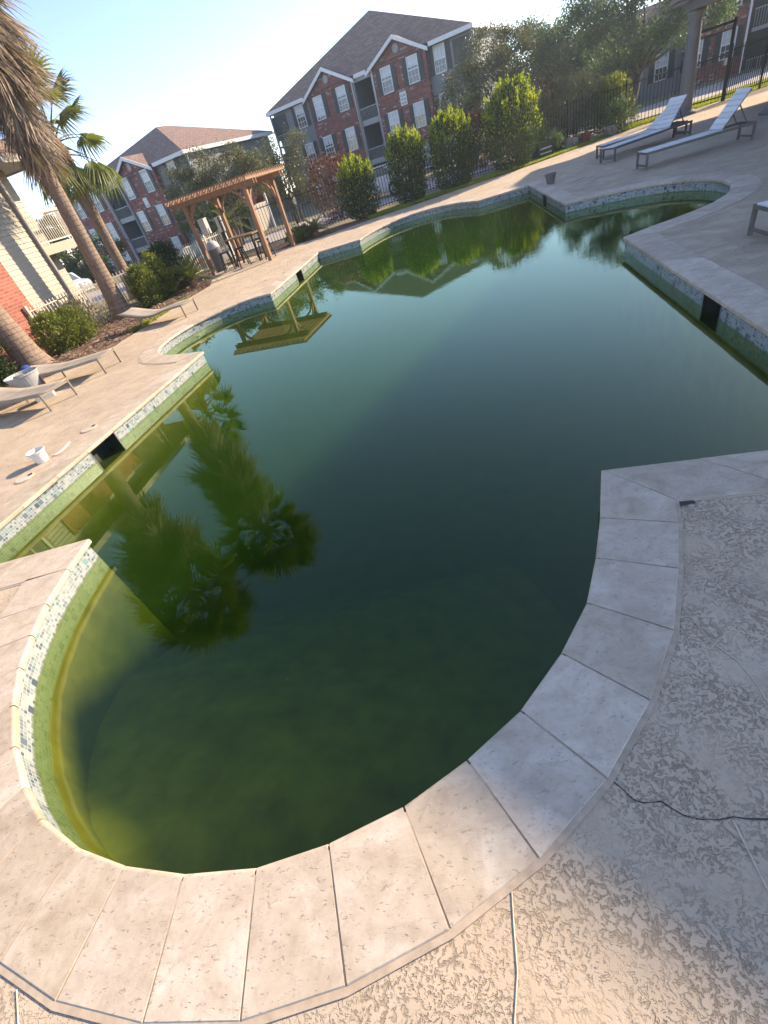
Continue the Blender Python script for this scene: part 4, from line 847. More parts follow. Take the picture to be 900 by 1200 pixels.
def ubox(label, x, y, z, w, h):
    t = thing('utility_box', label, 'box', (x, y, 0), -0.45, 'pale boxes on posts at the fence')
    box((-w/2, -0.12, z-h/2), (w/2, 0.12, z+h/2)).obj('cabinet', 'utility', t); box((-w/2-0.01, -0.13, z+h/2+0.002), (w/2+0.01, 0.13, z+h/2+0.03)).obj('cap', 'utility', t)
    box((-0.04, -0.04, -0.05), (0.04, 0.04, z-h/2-0.002)).obj('stand', 'utility', t)
ubox('pale gray box on a stand left of the rear pergola post', -3.22, 22.25, 1.40, 0.28, 0.52); ubox('pale gray box right behind the rear pergola post', -2.62, 22.75, 1.30, 0.27, 0.5)
# ------------------------------------------------------------------ apartment buildings
def uvquad(mb, vs):
    e = (Vector(vs[1])-Vector(vs[0])).normalized(); n = e.cross(Vector(vs[-1])-Vector(vs[0])).normalized(); f = n.cross(e)
    mb.add(vs, [tuple(range(len(vs)))], [[((Vector(v)-Vector(vs[0])).dot(e), (Vector(v)-Vector(vs[0])).dot(f)) for v in vs]])
def window_proto(w, h, sp=0.5):
    mb = MB(); t = 0.055
    mb.box((-w/2-t, -0.05, 0-t), (w/2+t, 0.02, 0)); mb.box((-w/2-t, -0.05, h), (w/2+t, 0.02, h+t)); mb.box((-w/2-t, -0.05, 0.001), (-w/2, 0.02, h-0.001)); mb.box((w/2, -0.05, 0.001), (w/2+t, 0.02, h-0.001)); mb.box((-w/2+0.001, -0.045, h*0.5-0.03), (w/2-0.001, 0.0, h*0.5+0.03))
    for i in (1, 2): x = -w/2+w*i/3; mb.box((x-0.012, -0.03, 0.001), (x+0.012, -0.012, h*0.47)); mb.box((x-0.012, -0.03, h*0.53), (x+0.012, -0.012, h-0.001))
    for z in (h*0.25, h*0.77): mb.box((-w/2+0.001, -0.028, z-0.012), (w/2-0.001, -0.014, z+0.012))
    fr = mb.mesh('window', MT['trim'])
    a = MB(); a.add([(-w/2, -0.008, h*sp), (w/2, -0.008, h*sp), (w/2, -0.008, h), (-w/2, -0.008, h)], [(0, 1, 2, 3)], [[(0, sp), (1, sp), (1, 1), (0, 1)]]); up = a.mesh('window_pane', MT['blind'])
    b = MB(); b.add([(-w/2, -0.006, 0), (w/2, -0.006, 0), (w/2, -0.006, h*sp), (-w/2, -0.006, h*sp)], [(0, 1, 2, 3)]); lo = b.mesh('window_pane', MT['glass'])
    mb = MB(); mb.box((-0.16, -0.04, -0.05), (0.16, 0.0, h+0.05))
    for i in range(12): z = 0.02+(h-0.04)*i/12; mb.box((-0.12, -0.052, z), (0.12, -0.041, z+0.05))
    return fr, up, lo, mb.mesh('shutter', MT['shutter'])
def put(me, name, parent, loc, rz=0.0):
    o = bpy.data.objects.new(name, me); COL.objects.link(o); o.parent = parent; o.location = loc; o.rotation_euler[2] = rz; return o
def add_window(t, pr, x, y, z, w, rz=0.0, sh=True):
    if isinstance(pr, list): pr = random.choice(pr)
    fr, up, lo, st = pr; o = put(fr, 'window', t, (x, y, z), rz); put(up, 'window_pane', o, (0, 0, 0)); put(lo, 'window_pane', o, (0, 0, 0))
    if sh:
        for s_ in (-1, 1): put(st, 'shutter', t, (x+math.cos(rz)*s_*(w/2+0.24), y+math.sin(rz)*s_*(w/2+0.24), z), rz)
def apartment(label, O, u, W, ze, bays, stair, cols, side_cols, rows, wh, z0, peak, D, extra=None, group='brick apartment blocks beyond the fence'):
    t = thing('apartment_building', label, 'building', (*O, 0), math.atan2(u[1], u[0]), group)
    sx0, sx1 = stair; Y = 0.35
    mb = MB(); ww = mb
    ww.box((0.3, Y, z0), (sx0, D, ze)); ww.box((sx1, Y, z0), (W-0.3, D, ze)); ww.box((sx0, 4.0, z0), (sx1, D, ze)); ww.obj('wall', 'siding_gray', t)
    for (x0, x1, ax, az) in bays:
        b = MB(); b.xprism([(x0, z0), (x1, z0), (x1, ze-0.02), (ax, az-0.12), (x0, ze-0.02)], 0.0, Y+0.3); b.obj('brick_bay', 'brick', t)
        r = MB(); k = (az-ze)/(ax-x0); back = 0.5+(az-ze)*1.2
        ex0, ex1 = x0-0.28, x1+0.28; el = az-(ax-ex0)*(az-ze)/(ax-x0); er = az-(ex1-ax)*(az-ze)/(x1-ax)
        uvquad(r, [(ex0, -0.3, el), (ax, -0.3, az), (ax, back+2.4, az), (ex0, back, el)][::-1]); uvquad(r, [(ax, -0.3, az), (ex1, -0.3, er), (ex1, back, er), (ax, back+2.4, az)][::-1])
        r.obj('gable_roof', 'shingle', t)
        for p, q in (((ex0, el), (ax, az)), ((ax, az), (ex1, er))):
            m_ = MB(); m_.add([(p[0], -0.33, p[1]-0.19), (q[0], -0.33, q[1]-0.19), (q[0], -0.33, q[1]+0.02), (p[0], -0.33, p[1]+0.02), (p[0], -0.27, p[1]-0.19), (q[0], -0.27, q[1]-0.19), (q[0], -0.27, q[1]+0.02), (p[0], -0.27, p[1]+0.02)], [(0, 1, 2, 3), (7, 6, 5, 4), (0, 4, 5, 1), (3, 2, 6, 7)]); m_.obj('rake_trim', 'trim', t)
        v = MB(); v.lathe([(0.24, 0), (0.24, 0.05), (0.19, 0.055), (0.19, 0.03), (0.0, 0.03)], 8); o = v.obj('gable_vent', 'gray_trim', t); o.location = (ax, -0.002, az-0.62); o.rotation_euler = (R(90), R(22.5), 0)
    pr = [window_proto(wh[0], wh[1], q) for q in (0.5, 0.5, 0.36, 0.62, 0.12)]
    for z in rows:
        for x in cols: add_window(t, pr, x, -0.004, z, wh[0])
        for x in side_cols: add_window(t, pr, x, Y-0.004, z, wh[0])
    # open stairwell
    st = MB(); st.box((sx0+0.002, 3.9, z0), (sx1-0.002, 3.99, ze-0.3)); st.obj('stairwell_back', 'gray_trim', t)
    for s_ in (sx0, sx1): box((s_-0.09, -0.02, z0), (s_+0.09, 0.12, ze-0.08)).obj('stairwell_trim', 'gray_trim', t)
    box((sx0+0.092, -0.0, ze-0.34), (sx1-0.092, 0.5, ze-0.02)).obj('stairwell_beam', 'gray_trim', t)
    stp = rows[0]-rows[1]
    for i, z in enumerate(rows[:-1]):
        zf = z-0.62*wh[1]*1.0-0.18
        box((sx0+0.095, 0.1, zf-0.32), (sx1-0.095, 1.6, zf)).obj('landing', 'gray_trim', t)
        rl = MB(); rl.box((sx0+0.095, 0.12, zf+0.62), (sx1-0.095, 0.17, zf+0.68))
        for j in range(13): x = sx0+0.15+(sx1-sx0-0.3)*j/12; rl.box((x-0.012, 0.13, zf+0.001), (x+0.012, 0.155, zf+0.62))
        rl.obj('railing', 'gray_trim', t)
        fl_ = MB()
        for j in range(8): fl_.box((sx0+0.3+0.001*j, 1.7+0.24*j, zf-stp+stp*(j+1)/9-0.06), ((sx0+sx1)/2, 1.94+0.24*j, zf-stp+stp*(j+1)/9))
        fl_.obj('stair_flight', 'gray_trim', t)
    for s_ in (sx0-0.05, sx1+0.05):
        m_ = MB(); m_.tube([(s_, -0.09, z0), (s_, -0.09, ze-0.15), (s_, -0.2, ze-0.02)], 0.05, 6); m_.obj('downspout', 'trim', t)
    # corner balconies
    for x0, x1 in ((0.02, 1.5), (W-1.5, W-0.02)):
        for z in rows:
            box((x0, Y-0.02, z-0.75), (x1, Y+0.9, z-0.62)).obj('porch_floor', 'gray_trim', t)
            box((x0+0.05, Y-0.012, z-0.3), (x1-0.05, Y+0.005, z+wh[1]-0.05)).obj('porch_shade_panel', 'dark', t)  # flat dark panel, its colour painting the shade inside the porch
            rl = MB(); rl.box((x0, Y-0.08, z+0.0), (x1, Y-0.03, z+0.05))
            for j in range(12): x = x0+0.05+(x1-x0-0.1)*j/11; rl.box((x-0.012, Y-0.07, z-0.619), (x+0.012, Y-0.045, z-0.001))
            rl.obj('railing', 'gray_trim', t)
        xp = x0+0.06 if x0 < 1 else x1-0.06
        box((xp-0.06, Y-0.2, z0), (xp+0.06, Y-0.09, ze-0.02)).obj('porch_post', 'gray_trim', t)
    # roof
    px, py, pz = peak; e0, e1, f0, f1 = -0.05, W+0.05, -0.12, D+0.3; r = MB(); ez = ze+0.05
    A_, B_, C_, D_ = (e0, f0, ez), (e1, f0, ez), (e1, f1, ez), (e0, f1, ez); K0, K1 = (px, py, pz), (px, D-py, pz)
    uvquad(r, [A_, B_, K0]); uvquad(r, [B_, C_, K1, K0]); uvquad(r, [C_, D_, K1]); uvquad(r, [D_, A_, K0, K1]); r.obj('roof', 'shingle', t)
    so = MB(); so.add([(e0, f0, ez-0.2), (e1, f0, ez-0.2), (e1, f1, ez-0.2), (e0, f1, ez-0.2)], [(3, 2, 1, 0)]); so.obj('soffit', 'gray_trim', t)
    segs = [e0]+[v for b in bays for v in (b[0]-0.28, b[1]+0.28)]+[e1]
    for a, b in zip(segs[::2], segs[1::2]):
        if b-a > 0.3: box((a, f0-0.03, ez-0.2), (b, f0, ez+0.015)).obj('fascia', 'trim', t)
    for x in (e0, e1): box((x-0.015, f0, ez-0.2), (x+0.015, f1, ez+0.012)).obj('fascia', 'trim', t)
    return t
def placard(t, x, z, w, h, rows_, y=-0.001):
    o = box((x-w/2, y-0.03, z-h/2), (x+w/2, y, z+h/2)).obj('number_sign', 'trim', t)
    for i in range(rows_):
        for j in range(2): box((x-w*0.36+w*0.40*j, y-0.036, z-h*0.38+h*0.8*i/rows_), (x-w*0.36+w*0.40*j+w*0.30, y-0.031, z-h*0.38+h*0.8*i/rows_+h*0.12)).obj('sign_mark', 'gray_trim', o)
B2 = apartment('brick apartment block in the middle with pointed hip roof, behind the lime green bushes', (1.2, 48.0), (13.3, -10.4), 16.88, 6.27, [(4.0, 8.0, 5.96, 7.36), (9.55, 13.7, 11.68, 7.33)], (8.02, 9.62), (4.88, 6.98, 10.7, 12.7), (2.83, 14.5), (4.78, 2.45, 0.12), (0.70, 1.25), -0.6, (8.6, 3.6, 9.5), 9.5)
placard(B2, 11.68, 4.2, 0.5, 0.72, 3)
B1 = apartment('brick apartment block at left with a sunlit roof side, behind the palms', (-19.42, 52.30), (0.77, -0.64), 18.6, 5.2, [(3.3, 8.0, 6.0, 6.16), (10.4, 14.9, 12.55, 6.22)], (8.12, 10.4), (4.0, 6.75, 11.3, 13.8), (1.9, 16.5), (3.90, 1.75, -0.42), (0.74, 1.22), -1.4, (12.3, 4.2, 7.55), 9.5)
placard(B1, 12.57, 3.38, 0.5, 0.62, 1)
# block behind the gate
t = thing('apartment_building', 'brick and gray apartment block behind the black gate at upper right', 'building', (20., 41., 0), math.atan2(-0.64, 0.77), 'brick apartment blocks beyond the fence')
mb = MB(); mb.box((0, 0.2, -0.6), (9.2, 8, 3.0)); mb.obj('wall', 'siding_gray', t)
mb = MB(); mb.xprism([(9.2, -0.6), (12.35, -0.6), (12.35, 6.2), (9.2, 6.2)], 0.0, 8); mb.obj('brick_bay', 'brick', t)
box((12.36, 1.6, -0.6), (18, 8, 6.2)).obj('breezeway_wall', 'shutter', t)
rf = MB(); uvquad(rf, [(-0.4, -0.35, 3.0), (9.15, -0.35, 3.0), (9.15, 3.0, 4.6), (-0.4, 3.0, 4.6)]); uvquad(rf, [(-0.4, 8, 3.0), (-0.4, 3, 4.6), (9.15, 3, 4.6), (9.15, 8, 3.0)]); rf.obj('roof', 'shingle', t)
pr = window_proto(0.62, 1.22)
for x, z, y in ((7.95, 0.78, 0.196), (11.42, 0.85, -0.004), (9.75, 0.85, -0.004), (9.75, 3.05, -0.004), (11.42, 3.05, -0.004), (5.4, 0.78, 0.196)): add_window(t, pr, x, y, z, 0.62)
mb = MB(); mb.tube([(12.25, -0.08, -0.4), (12.25, -0.08, 5.9)], 0.06, 6); mb.obj('downspout', 'trim', t)
for i in range(3):
    rl = MB(); z = 0.4+2.2*i; rl.box((12.5, 0.4, z), (17, 0.46, z+0.05))
    for j in range(34): rl.box((12.55+j*0.13, 0.42, z-0.75), (12.575+j*0.13, 0.44, z))
    rl.obj('railing', 'gray_trim', t); box((12.5, 0.35, z-0.95), (17, 1.59, z-0.78)).obj('walkway', 'gray_trim', t)
# small hut with a clay red roof between the trees
t = thing('garden_hut', 'small pale hut with clay red roof seen through the pergola', 'hut', (-3.4, 34.6, 0), -0.45)
box((0, 0, -0.3), (2.0, 2, 1.35)).obj('wall', 'taupe', t)
rf = MB(); uvquad(rf, [(-0.25, -0.25, 1.34), (2.25, -0.25, 1.34), (2.25, 1.0, 2.15), (-0.25, 1.0, 2.15)]); uvquad(rf, [(2.25, 2.25, 1.34), (-0.25, 2.25, 1.34), (-0.25, 1.0, 2.15), (2.25, 1.0, 2.15)]); rf.obj('roof', 'clay', t)
box((2.9, -0.1, -0.3), (3.0, 0.0, 1.9)).obj('post', 'trim', t); box((0.7, -0.02, -0.2), (1.3, -0.002, 1.1)).obj('door', 'shutter', t)
# ------------------------------------------------------------------ cream clapboard house at left
HX = Vector((-0.30, -0.954)).normalized()
hs = thing('clapboard_house', 'cream clapboard house with a corner balcony and orange brick at left', 'house', (-7.15, 16.85, 0), math.atan2(HX.y, HX.x)); hs.scale = (0.88, 0.88, 0.93)
def clap(x0, x1, z0, z1, y, name='siding'):
    mb = MB(); n = int(round((z1-z0)/0.135)); h = (z1-z0)/n
    for i in range(n):
        a, b = z0+i*h, z0+(i+1)*h
        mb.add([(x0, y+0.024, a), (x1, y+0.024, a), (x1, y+0.004, b), (x0, y+0.004, b), (x0, y+0.004, a), (x1, y+0.004, a)], [(1, 0, 3, 2), (0, 1, 5, 4)])
    return mb.obj(name, 'siding', hs)
box((0.0, -6, -0.1), (12, 0.0, 4.6)).obj('wall', 'siding', hs)
clap(0.09, 1.86, 0.0, 4.6, 0.0); clap(6.3, 7.0, 0.0, 4.6, 0.0); clap(10.2, 12.0, 0.0, 4.6, 0.0)
box((0.0, 0.0, 0.0), (0.085, 0.035, 4.6)).obj('corner_trim', 'siding', hs)
mb = MB(); mb.xprism([(1.9, 0), (6.25, 0), (6.25, 4.1), (1.9, 4.1)], 0.002, 0.06); mb.obj('brick_panel', 'brick_orange', hs)
clap(1.9, 6.25, 4.12, 4.6, 0.0)
box((-1.45, -2.4, -0.1), (-0.002, -0.80, 4.6)).obj('recess_wall', 'siding', hs); clap(-1.43, -0.01, 0.0, 2.24, -0.80); clap(-1.43, -0.01, 2.52, 4.6, -0.80)
mb = MB(); mb.tube([(0.05, 0.10, 0.1), (0.05, 0.10, 4.5)], 0.05, 8); mb.obj('downspout', 'taupe', hs)
box((-2.05, -0.78, 2.24), (-0.003, 0.06, 2.50)).obj('balcony_floor', 'siding', hs)
bl = MB(); bl.box((-2.05, 0.0, 3.32), (-0.05, 0.06, 3.40)); bl.box((-2.05, 0.01, 2.56), (-0.05, 0.05, 2.60)); bl.box((-2.05, -0.77, 3.32), (-1.99, -0.001, 3.40)); bl.obj('balcony_rail', 'beige_metal', hs)
me = box((-0.011, 0.02, 2.602), (0.011, 0.04, 3.318)).mesh('baluster', MT['beige_metal'])
for i in range(18):
    o = put(me, 'baluster', hs, (-2.0+1.95*i/18, 0, 0))
for i in range(7):
    o = put(me, 'baluster', hs, (-2.05, -0.74+0.7*i/7, 0))
box((-2.35, -6.4, 4.602), (12.3, 0.50, 4.64)).obj('soffit', 'taupe', hs); box((-2.40, 0.502, 4.55), (12.3, 0.56, 4.76)).obj('fascia', 'taupe', hs); box((-2.42, -6.4, 4.55), (-2.352, 0.50, 4.76)).obj('fascia', 'taupe', hs)
rf = MB(); uvquad(rf, [(12.3, 0.56, 4.765), (-2.42, 0.56, 4.765), (-0.6, -3.0, 6.5), (12.3, -3.0, 6.5)]); uvquad(rf, [(-2.42, 0.56, 4.765), (-2.42, -6.4, 4.765), (-0.6, -3.0, 6.5)]); uvquad(rf, [(-2.42, -6.4, 4.765), (12.3, -6.4, 4.765), (12.3, -3.0, 6.5), (-0.6, -3.0, 6.5)]); rf.obj('roof', 'shingle', hs)
for i, x in enumerate((7.1, 8.15, 9.2)):
    w = MB(); w.box((x, 0.002, 0.5), (x+0.07, 0.07, 3.9)); w.box((x+0.93, 0.002, 0.5), (x+1.0, 0.07, 3.9))
    for z in (0.43, 2.0, 3.0, 3.9): w.box((x, 0.002, z), (x+1.0, 0.065, z+0.07))
    w.box((x+0.48, 0.002, 0.5), (x+0.52, 0.05, 3.9))
    f = w.obj('window', 'trim', hs); box((x+0.071, 0.002, 0.501), (x+0.929, 0.02, 3.899)).obj('window_pane', 'glass', f)
# ------------------------------------------------------------------ pavilion on the right
PVX = Vector((-0.30, -0.954)).normalized()
pv = thing('pavilion', 'shaded pavilion roof carried by a round gray column at upper right', 'pavilion', (15.6, 21.15, 0), math.atan2(PVX.y, PVX.x))
colm = MB().lathe([(0.40, 0), (0.40, 0.06), (0.34, 0.09), (0.30, 0.15), (0.245, 0.20), (0.235, 0.4), (0.24, 1.2), (0.205, 2.55), (0.205, 2.66), (0.235, 2.69), (0.235, 2.74), (0.28, 2.78), (0.28, 2.88)], 28).mesh('column', MT['column'], True)
for x in (0.6, 7.0, 14.0, 21.4):
    o = put(colm, 'column', pv, (x, 0.6, 0))
box((0.30, 0.30, 2.882), (22.2, 0.90, 3.12)).obj('beam', 'column', pv); box((0.30, 0.902, 2.882), (0.9, 7.5, 3.12)).obj('beam', 'column', pv)
box((0.0, 0.0, 3.122), (22.5, 9.0, 3.20)).obj('soffit', 'column', pv)
box((0.0, 7.6, 0.0), (22.5, 8.0, 3.1)).obj('back_wall', 'brick', pv)
rf = MB(); uvquad(rf, [(-0.3, -0.1, 3.22), (22.6, -0.1, 3.22), (22.6, 2.2, 5.2), (-0.3, 2.2, 5.2)]); uvquad(rf, [(22.6, 9.1, 3.22), (-0.3, 9.1, 3.22), (-0.3, 2.2, 5.2), (22.6, 2.2, 5.2)]); rf.obj('roof', 'shingle', pv)
for x in (-0.2, 22.4):
    ge = MB(); ge.add([(x, 0.0, 3.21), (x, 9.0, 3.21), (x, 2.2, 5.15), (x+0.1, 0.0, 3.21), (x+0.1, 9.0, 3.21), (x+0.1, 2.2, 5.15)], [(0, 1, 2), (5, 4, 3), (0, 3, 4, 1), (1, 4, 5, 2), (2, 5, 3, 0)]); ge.obj('gable_end', 'siding_gray', pv)
GX0, GX1, GA, GZ = 7.5, 22.2, 14.6, 6.3  # unseen gable, apex and corners set for the shade edge it casts
gb = MB(); gb.xprism([(GX0, 3.205), (GX1, 3.205), (GA, GZ-0.08)], 0.05, 7.5); gb.obj('shade_gable', 'siding_gray', pv)
rf = MB(); uvquad(rf, [(GX0-0.2, -0.25, 3.10), (GX0-0.2, 7.6, 3.10), (GA, 7.6, GZ), (GA, -0.25, GZ)]); uvquad(rf, [(GX1+0.2, 7.6, 3.10), (GX1+0.2, -0.25, 3.10), (GA, -0.25, GZ), (GA, 7.6, GZ)]); rf.obj('gable_roof', 'shingle', pv)  # roof over the added gable, also out of view
# ------------------------------------------------------------------ cars beyond the fence
def car(label, loc, rz, paint):
    t = thing('parked_car', label, 'car', loc, rz, 'cars parked beyond the fence')
    body = MB(); body.xprism([(-2.1, 0.28), (2.1, 0.28), (2.15, 0.6), (2.0, 0.82), (1.1, 0.93), (0.55, 1.34), (-0.95, 1.38), (-1.65, 0.98), (-2.12, 0.92)], -0.85, 0.85)
    b = body.obj('body', paint, t); bm = bmesh.new(); bm.from_mesh(b.data); bmesh.ops.bevel(bm, geom=[e for e in bm.edges if abs(e.verts[0].co.y-e.verts[1].co.y) < 0.01], offset=0.07, segments=2, affect='EDGES'); bm.to_mesh(b.data); bm.free()
    for sy in (-1, 1):
        y = sy*0.853; w = MB(); w.xprism([(0.95, 0.95), (0.5, 1.28), (-0.15, 1.31), (-0.15, 0.95)], y-0.004, y+0.004); w.xprism([(-0.22, 0.95), (-0.22, 1.31), (-0.9, 1.32), (-1.4, 0.98)], y-0.004, y+0.004); w.obj('side_window', 'car_glass', t)
        for x in (-1.35, 1.35):
            w = MB().lathe([(0.0, -0.1), (0.32, -0.1), (0.34, -0.06), (0.34, 0.06), (0.32, 0.1), (0.0, 0.1)], 18).obj('wheel', 'tyre', t); w.location = (x, sy*0.80, 0.33); w.rotation_euler[0] = R(90)
            h = MB().lathe([(0.2, 0), (0.2, 0.02), (0.0, 0.03)], 10).obj('hub_cap', 'utility', w); h.location = (0, 0, 0.101 if sy < 0 else -0.101); h.rotation_euler[0] = 0 if sy < 0 else R(180)
        box((-2.16, sy*0.62-0.16, 0.70), (-2.10, sy*0.62+0.16, 0.88)).obj('tail_light', 'red_light', t); box((2.03, sy*0.6-0.18, 0.62), (2.13, sy*0.6+0.18, 0.76)).obj('headlight', 'plastic_white', t)
    for p, q in (((-1.64, 1.0), (-0.98, 1.385)), ((1.08, 0.95), (0.58, 1.345))):
        w = MB(); n = Vector((q[1]-p[1], 0, -(q[0]-p[0]))).normalized()*(0.012 if p[0] > 0 else -0.012)
        w.add([(p[0]+n.x, -0.72, p[1]+n.z), (p[0]+n.x, 0.72, p[1]+n.z), (q[0]+n.x, 0.62, q[1]+n.z-0.03), (q[0]+n.x, -0.62, q[1]+n.z-0.03)], [(0, 1, 2, 3)]); w.obj('windscreen', 'car_glass', t)
    return t
car('white parked car under the cream balcony beyond the beige fence', (-14.6, 34.0, -0.3), -0.75, 'car_white')
car('dark parked car with red tail light behind the sago and pergola post', (-5.2, 25.6, -0.55), 1.75, 'car_teal')
car('silver white parked car glimpsed between the first two lime bushes', (5.3, 29.5, -0.05), 2.5, 'car_white')
# ------------------------------------------------------------------ shrubs and trees
GB = 'rounded lime green bushes in front of the black fence'
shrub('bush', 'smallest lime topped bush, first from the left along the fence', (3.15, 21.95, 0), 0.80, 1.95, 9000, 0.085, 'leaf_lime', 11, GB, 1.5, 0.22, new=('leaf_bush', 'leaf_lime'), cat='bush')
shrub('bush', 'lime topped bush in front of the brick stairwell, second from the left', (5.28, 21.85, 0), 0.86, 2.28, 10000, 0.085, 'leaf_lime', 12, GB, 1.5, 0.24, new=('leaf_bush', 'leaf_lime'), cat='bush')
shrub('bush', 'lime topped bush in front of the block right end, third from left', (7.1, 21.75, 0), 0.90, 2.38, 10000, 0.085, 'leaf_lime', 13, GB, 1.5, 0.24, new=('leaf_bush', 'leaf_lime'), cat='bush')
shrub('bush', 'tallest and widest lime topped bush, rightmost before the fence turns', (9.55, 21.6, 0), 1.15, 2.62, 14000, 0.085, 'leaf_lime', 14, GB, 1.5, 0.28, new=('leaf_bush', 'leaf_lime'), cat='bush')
shrub('shrub', 'sunlit yellow green hedge shrub right next to the middle palm trunk', (-5.0, 16.9, 0), 0.46, 1.15, 6500, 0.075, 'leaf_hedge', 21, 'hedge shrubs in the mulch bed', 0.6)
shrub('shrub', 'sunlit yellow green hedge shrub between the palm and the dark shrub', (-4.6, 17.6, 0), 0.48, 1.3, 6500, 0.075, 'leaf_hedge', 22, 'hedge shrubs in the mulch bed', 0.6)
shrub('shrub', 'dark glossy shrub left of the sago palm', (-4.45, 18.8, 0), 0.62, 1.45, 6500, 0.085, 'leaf_dark', 23, None, 0.6)
pinnate('sago_palm', 'spiky yellow green sago palm in front of the pergola post', (-3.72, 17.9, 0), 34, 0.95, 31, h=0.25)
pinnate('sago_palm', 'small spiky sago in the bed right of the pergola', (0.95, 21.2, 0), 24, 0.7, 32, h=0.18)
pinnate('feather_palm', 'pale feathery palm behind the fence seen inside the pergola', (-2.5, 24.6, 0), 22, 1.1, 33, h=1.1, up=(-5, 75))
shrub('shrub', 'leafy green shrub just right of the thick palm trunk', (-6.85, 13.95, 0), 0.58, 0.95, 4200, 0.085, 'leaf_hedge', 24, 'loose shrubs before the beige fence', 0.3)
shrub('shrub', 'sparse twiggy shrub with bare gaps before the beige fence', (-6.45, 15.0, 0), 0.60, 0.95, 1700, 0.07, 'leaf_tan', 25, 'loose shrubs before the beige fence', 0.3)
shrub('shrub', 'green shrub in the middle of the row before the beige fence', (-6.55, 14.45, 0), 0.50, 0.90, 3000, 0.08, 'leaf_hedge', 29, 'loose shrubs before the beige fence', 0.3)
shrub('shrub', 'dark green shrub left of the thick palm trunk', (-7.75, 11.75, 0), 0.66, 1.25, 5500, 0.09, 'leaf_dark', 26, None, 0.4)
shrub('shrub', 'dark green shrub at the very left behind the loungers', (-8.35, 10.75, 0), 0.7, 1.1, 5000, 0.09, 'leaf_dark', 27, None, 0.4)
shrub('shrub', 'low green plant in the bed behind the right pergola posts', (0.15, 21.15, 0), 0.42, 0.5, 1500, 0.08, 'leaf_hedge', 28, None, 0.8)
shrub('shrub', 'low pale grassy clump between the right pergola post and the sago', (0.55, 21.45, 0), 0.35, 0.45, 1200, 0.09, 'leaf_tan', 34, None, 1.5)
shrub('shrub', 'reddish brown leafy shrub between the gray tree and first lime bush', (2.55, 25.4, 0), 1.25, 2.35, 6500, 0.09, 'leaf_red', 35, None, 0.5)
shrub('shrub', 'reddish shrub behind the gap between the third and fourth lime bush', (10.0, 27.2, 0), 1.1, 2.2, 4500, 0.10, 'leaf_red', 36, None, 0.5)
shrub('shrub', 'bright yellow green bush behind the fence before the gray wall', (14.9, 23.6, 0), 0.85, 1.85, 6000, 0.085, 'leaf_yellow', 37, None, 0.9, 0.12, new=('leaf_hedge', 'leaf_yellow'))
shrub('shrub', 'dull tan shrub behind the fence right of the widest lime bush', (11.7, 24.3, 0), 1.15, 2.1, 7500, 0.09, 'leaf_tan', 38, 'dull shrubs behind the fence', 0.7)
shrub('shrub', 'dull olive shrub behind the fence above the terracotta pot', (13.4, 23.9, 0), 1.1, 2.25, 8000, 0.09, 'leaf_olive', 39, 'dull shrubs behind the fence', 0.7)
shrub('shrub', 'dry reddish shrub behind the fence between the tan and the olive shrub', (12.6, 24.9, 0), 0.9, 2.3, 5000, 0.085, 'leaf_red', 43, 'dull shrubs behind the fence', 0.7)
shrub('shrub', 'low dark shrub at the fence foot behind the nearest raised lounger', (14.4, 22.2, 0), 0.65, 1.05, 3600, 0.08, 'leaf_blue', 40, 'dull shrubs behind the fence', 0.6)
shrub('shrub', 'low gray green shrub before the fence beside the boulder', (11.5, 22.4, 0), 0.6, 0.75, 3000, 0.08, 'leaf_blue', 41, 'dull shrubs behind the fence', 0.6)
bucket('flower_pot', 'round dark terracotta pot on the grass edge before the fence', 'pot', (12.95, 22.1, 0), 0.13, 0.2, 0.36, 'terracotta')
def rock(label, loc, r_, seed):
    bm = bmesh.new(); bmesh.ops.create_icosphere(bm, subdivisions=3, radius=r_); g = random.Random(seed); ks = [Vector((g.gauss(0, 1), g.gauss(0, 1), g.gauss(0, 1))).normalized() for _ in range(9)]; kd = [g.uniform(0.72, 0.95) for _ in ks]
    for v in bm.verts:
        for n_, d_ in zip(ks, kd):
            e = v.co.dot(n_)-r_*d_
            if e > 0: v.co -= n_*e
        v.co.z *= 0.8
    me = bpy.data.meshes.new('boulder'); bm.to_mesh(me); bm.free(); me.materials.append(MT['rock']); o = bpy.data.objects.new('boulder', me); COL.objects.link(o); o.location = loc
    tag(o, label, 'boulder', 'boulders along the fence')
rock('tan boulder left of the terracotta pot', (12.35, 22.25, 0.14), 0.34, 1); rock('gray boulder behind the raised lounger backs', (13.9, 21.9, 0.12), 0.30, 2)
cb = thing('utility_cabinet', 'dark green slotted cabinet right of the widest lime bush', 'cabinet', (11.0, 21.95, 0), 0.1)
box((-0.35, -0.2, 0), (0.35, 0.2, 0.55)).obj('body', 'green_metal', cb)
for z in (0.14, 0.3): box((-0.26, -0.21, z), (0.26, -0.202, z+0.05)).obj('slot', 'utility', cb)
GT = 'trees beyond the fence'
tree('tree', 'olive gray tree with loose crown spreading behind the pergola roof', 'tree', (-2.8, 28.5, 0), [(-1.4, 0, 2.9, 1.3, 1.2, 0.85), (-0.3, 0, 3.4, 1.4, 1.2, 0.7), (0.9, 0.2, 3.2, 1.5, 1.2, 0.9), (0, 0, 2.5, 2.0, 1.2, 0.6), (2.0, 0, 2.6, 1.0, 1, 1.0)], 1.5, 0.10, 24000, 0.095, 'leaf_olive', 51, GT, 3, 0.2, 150)
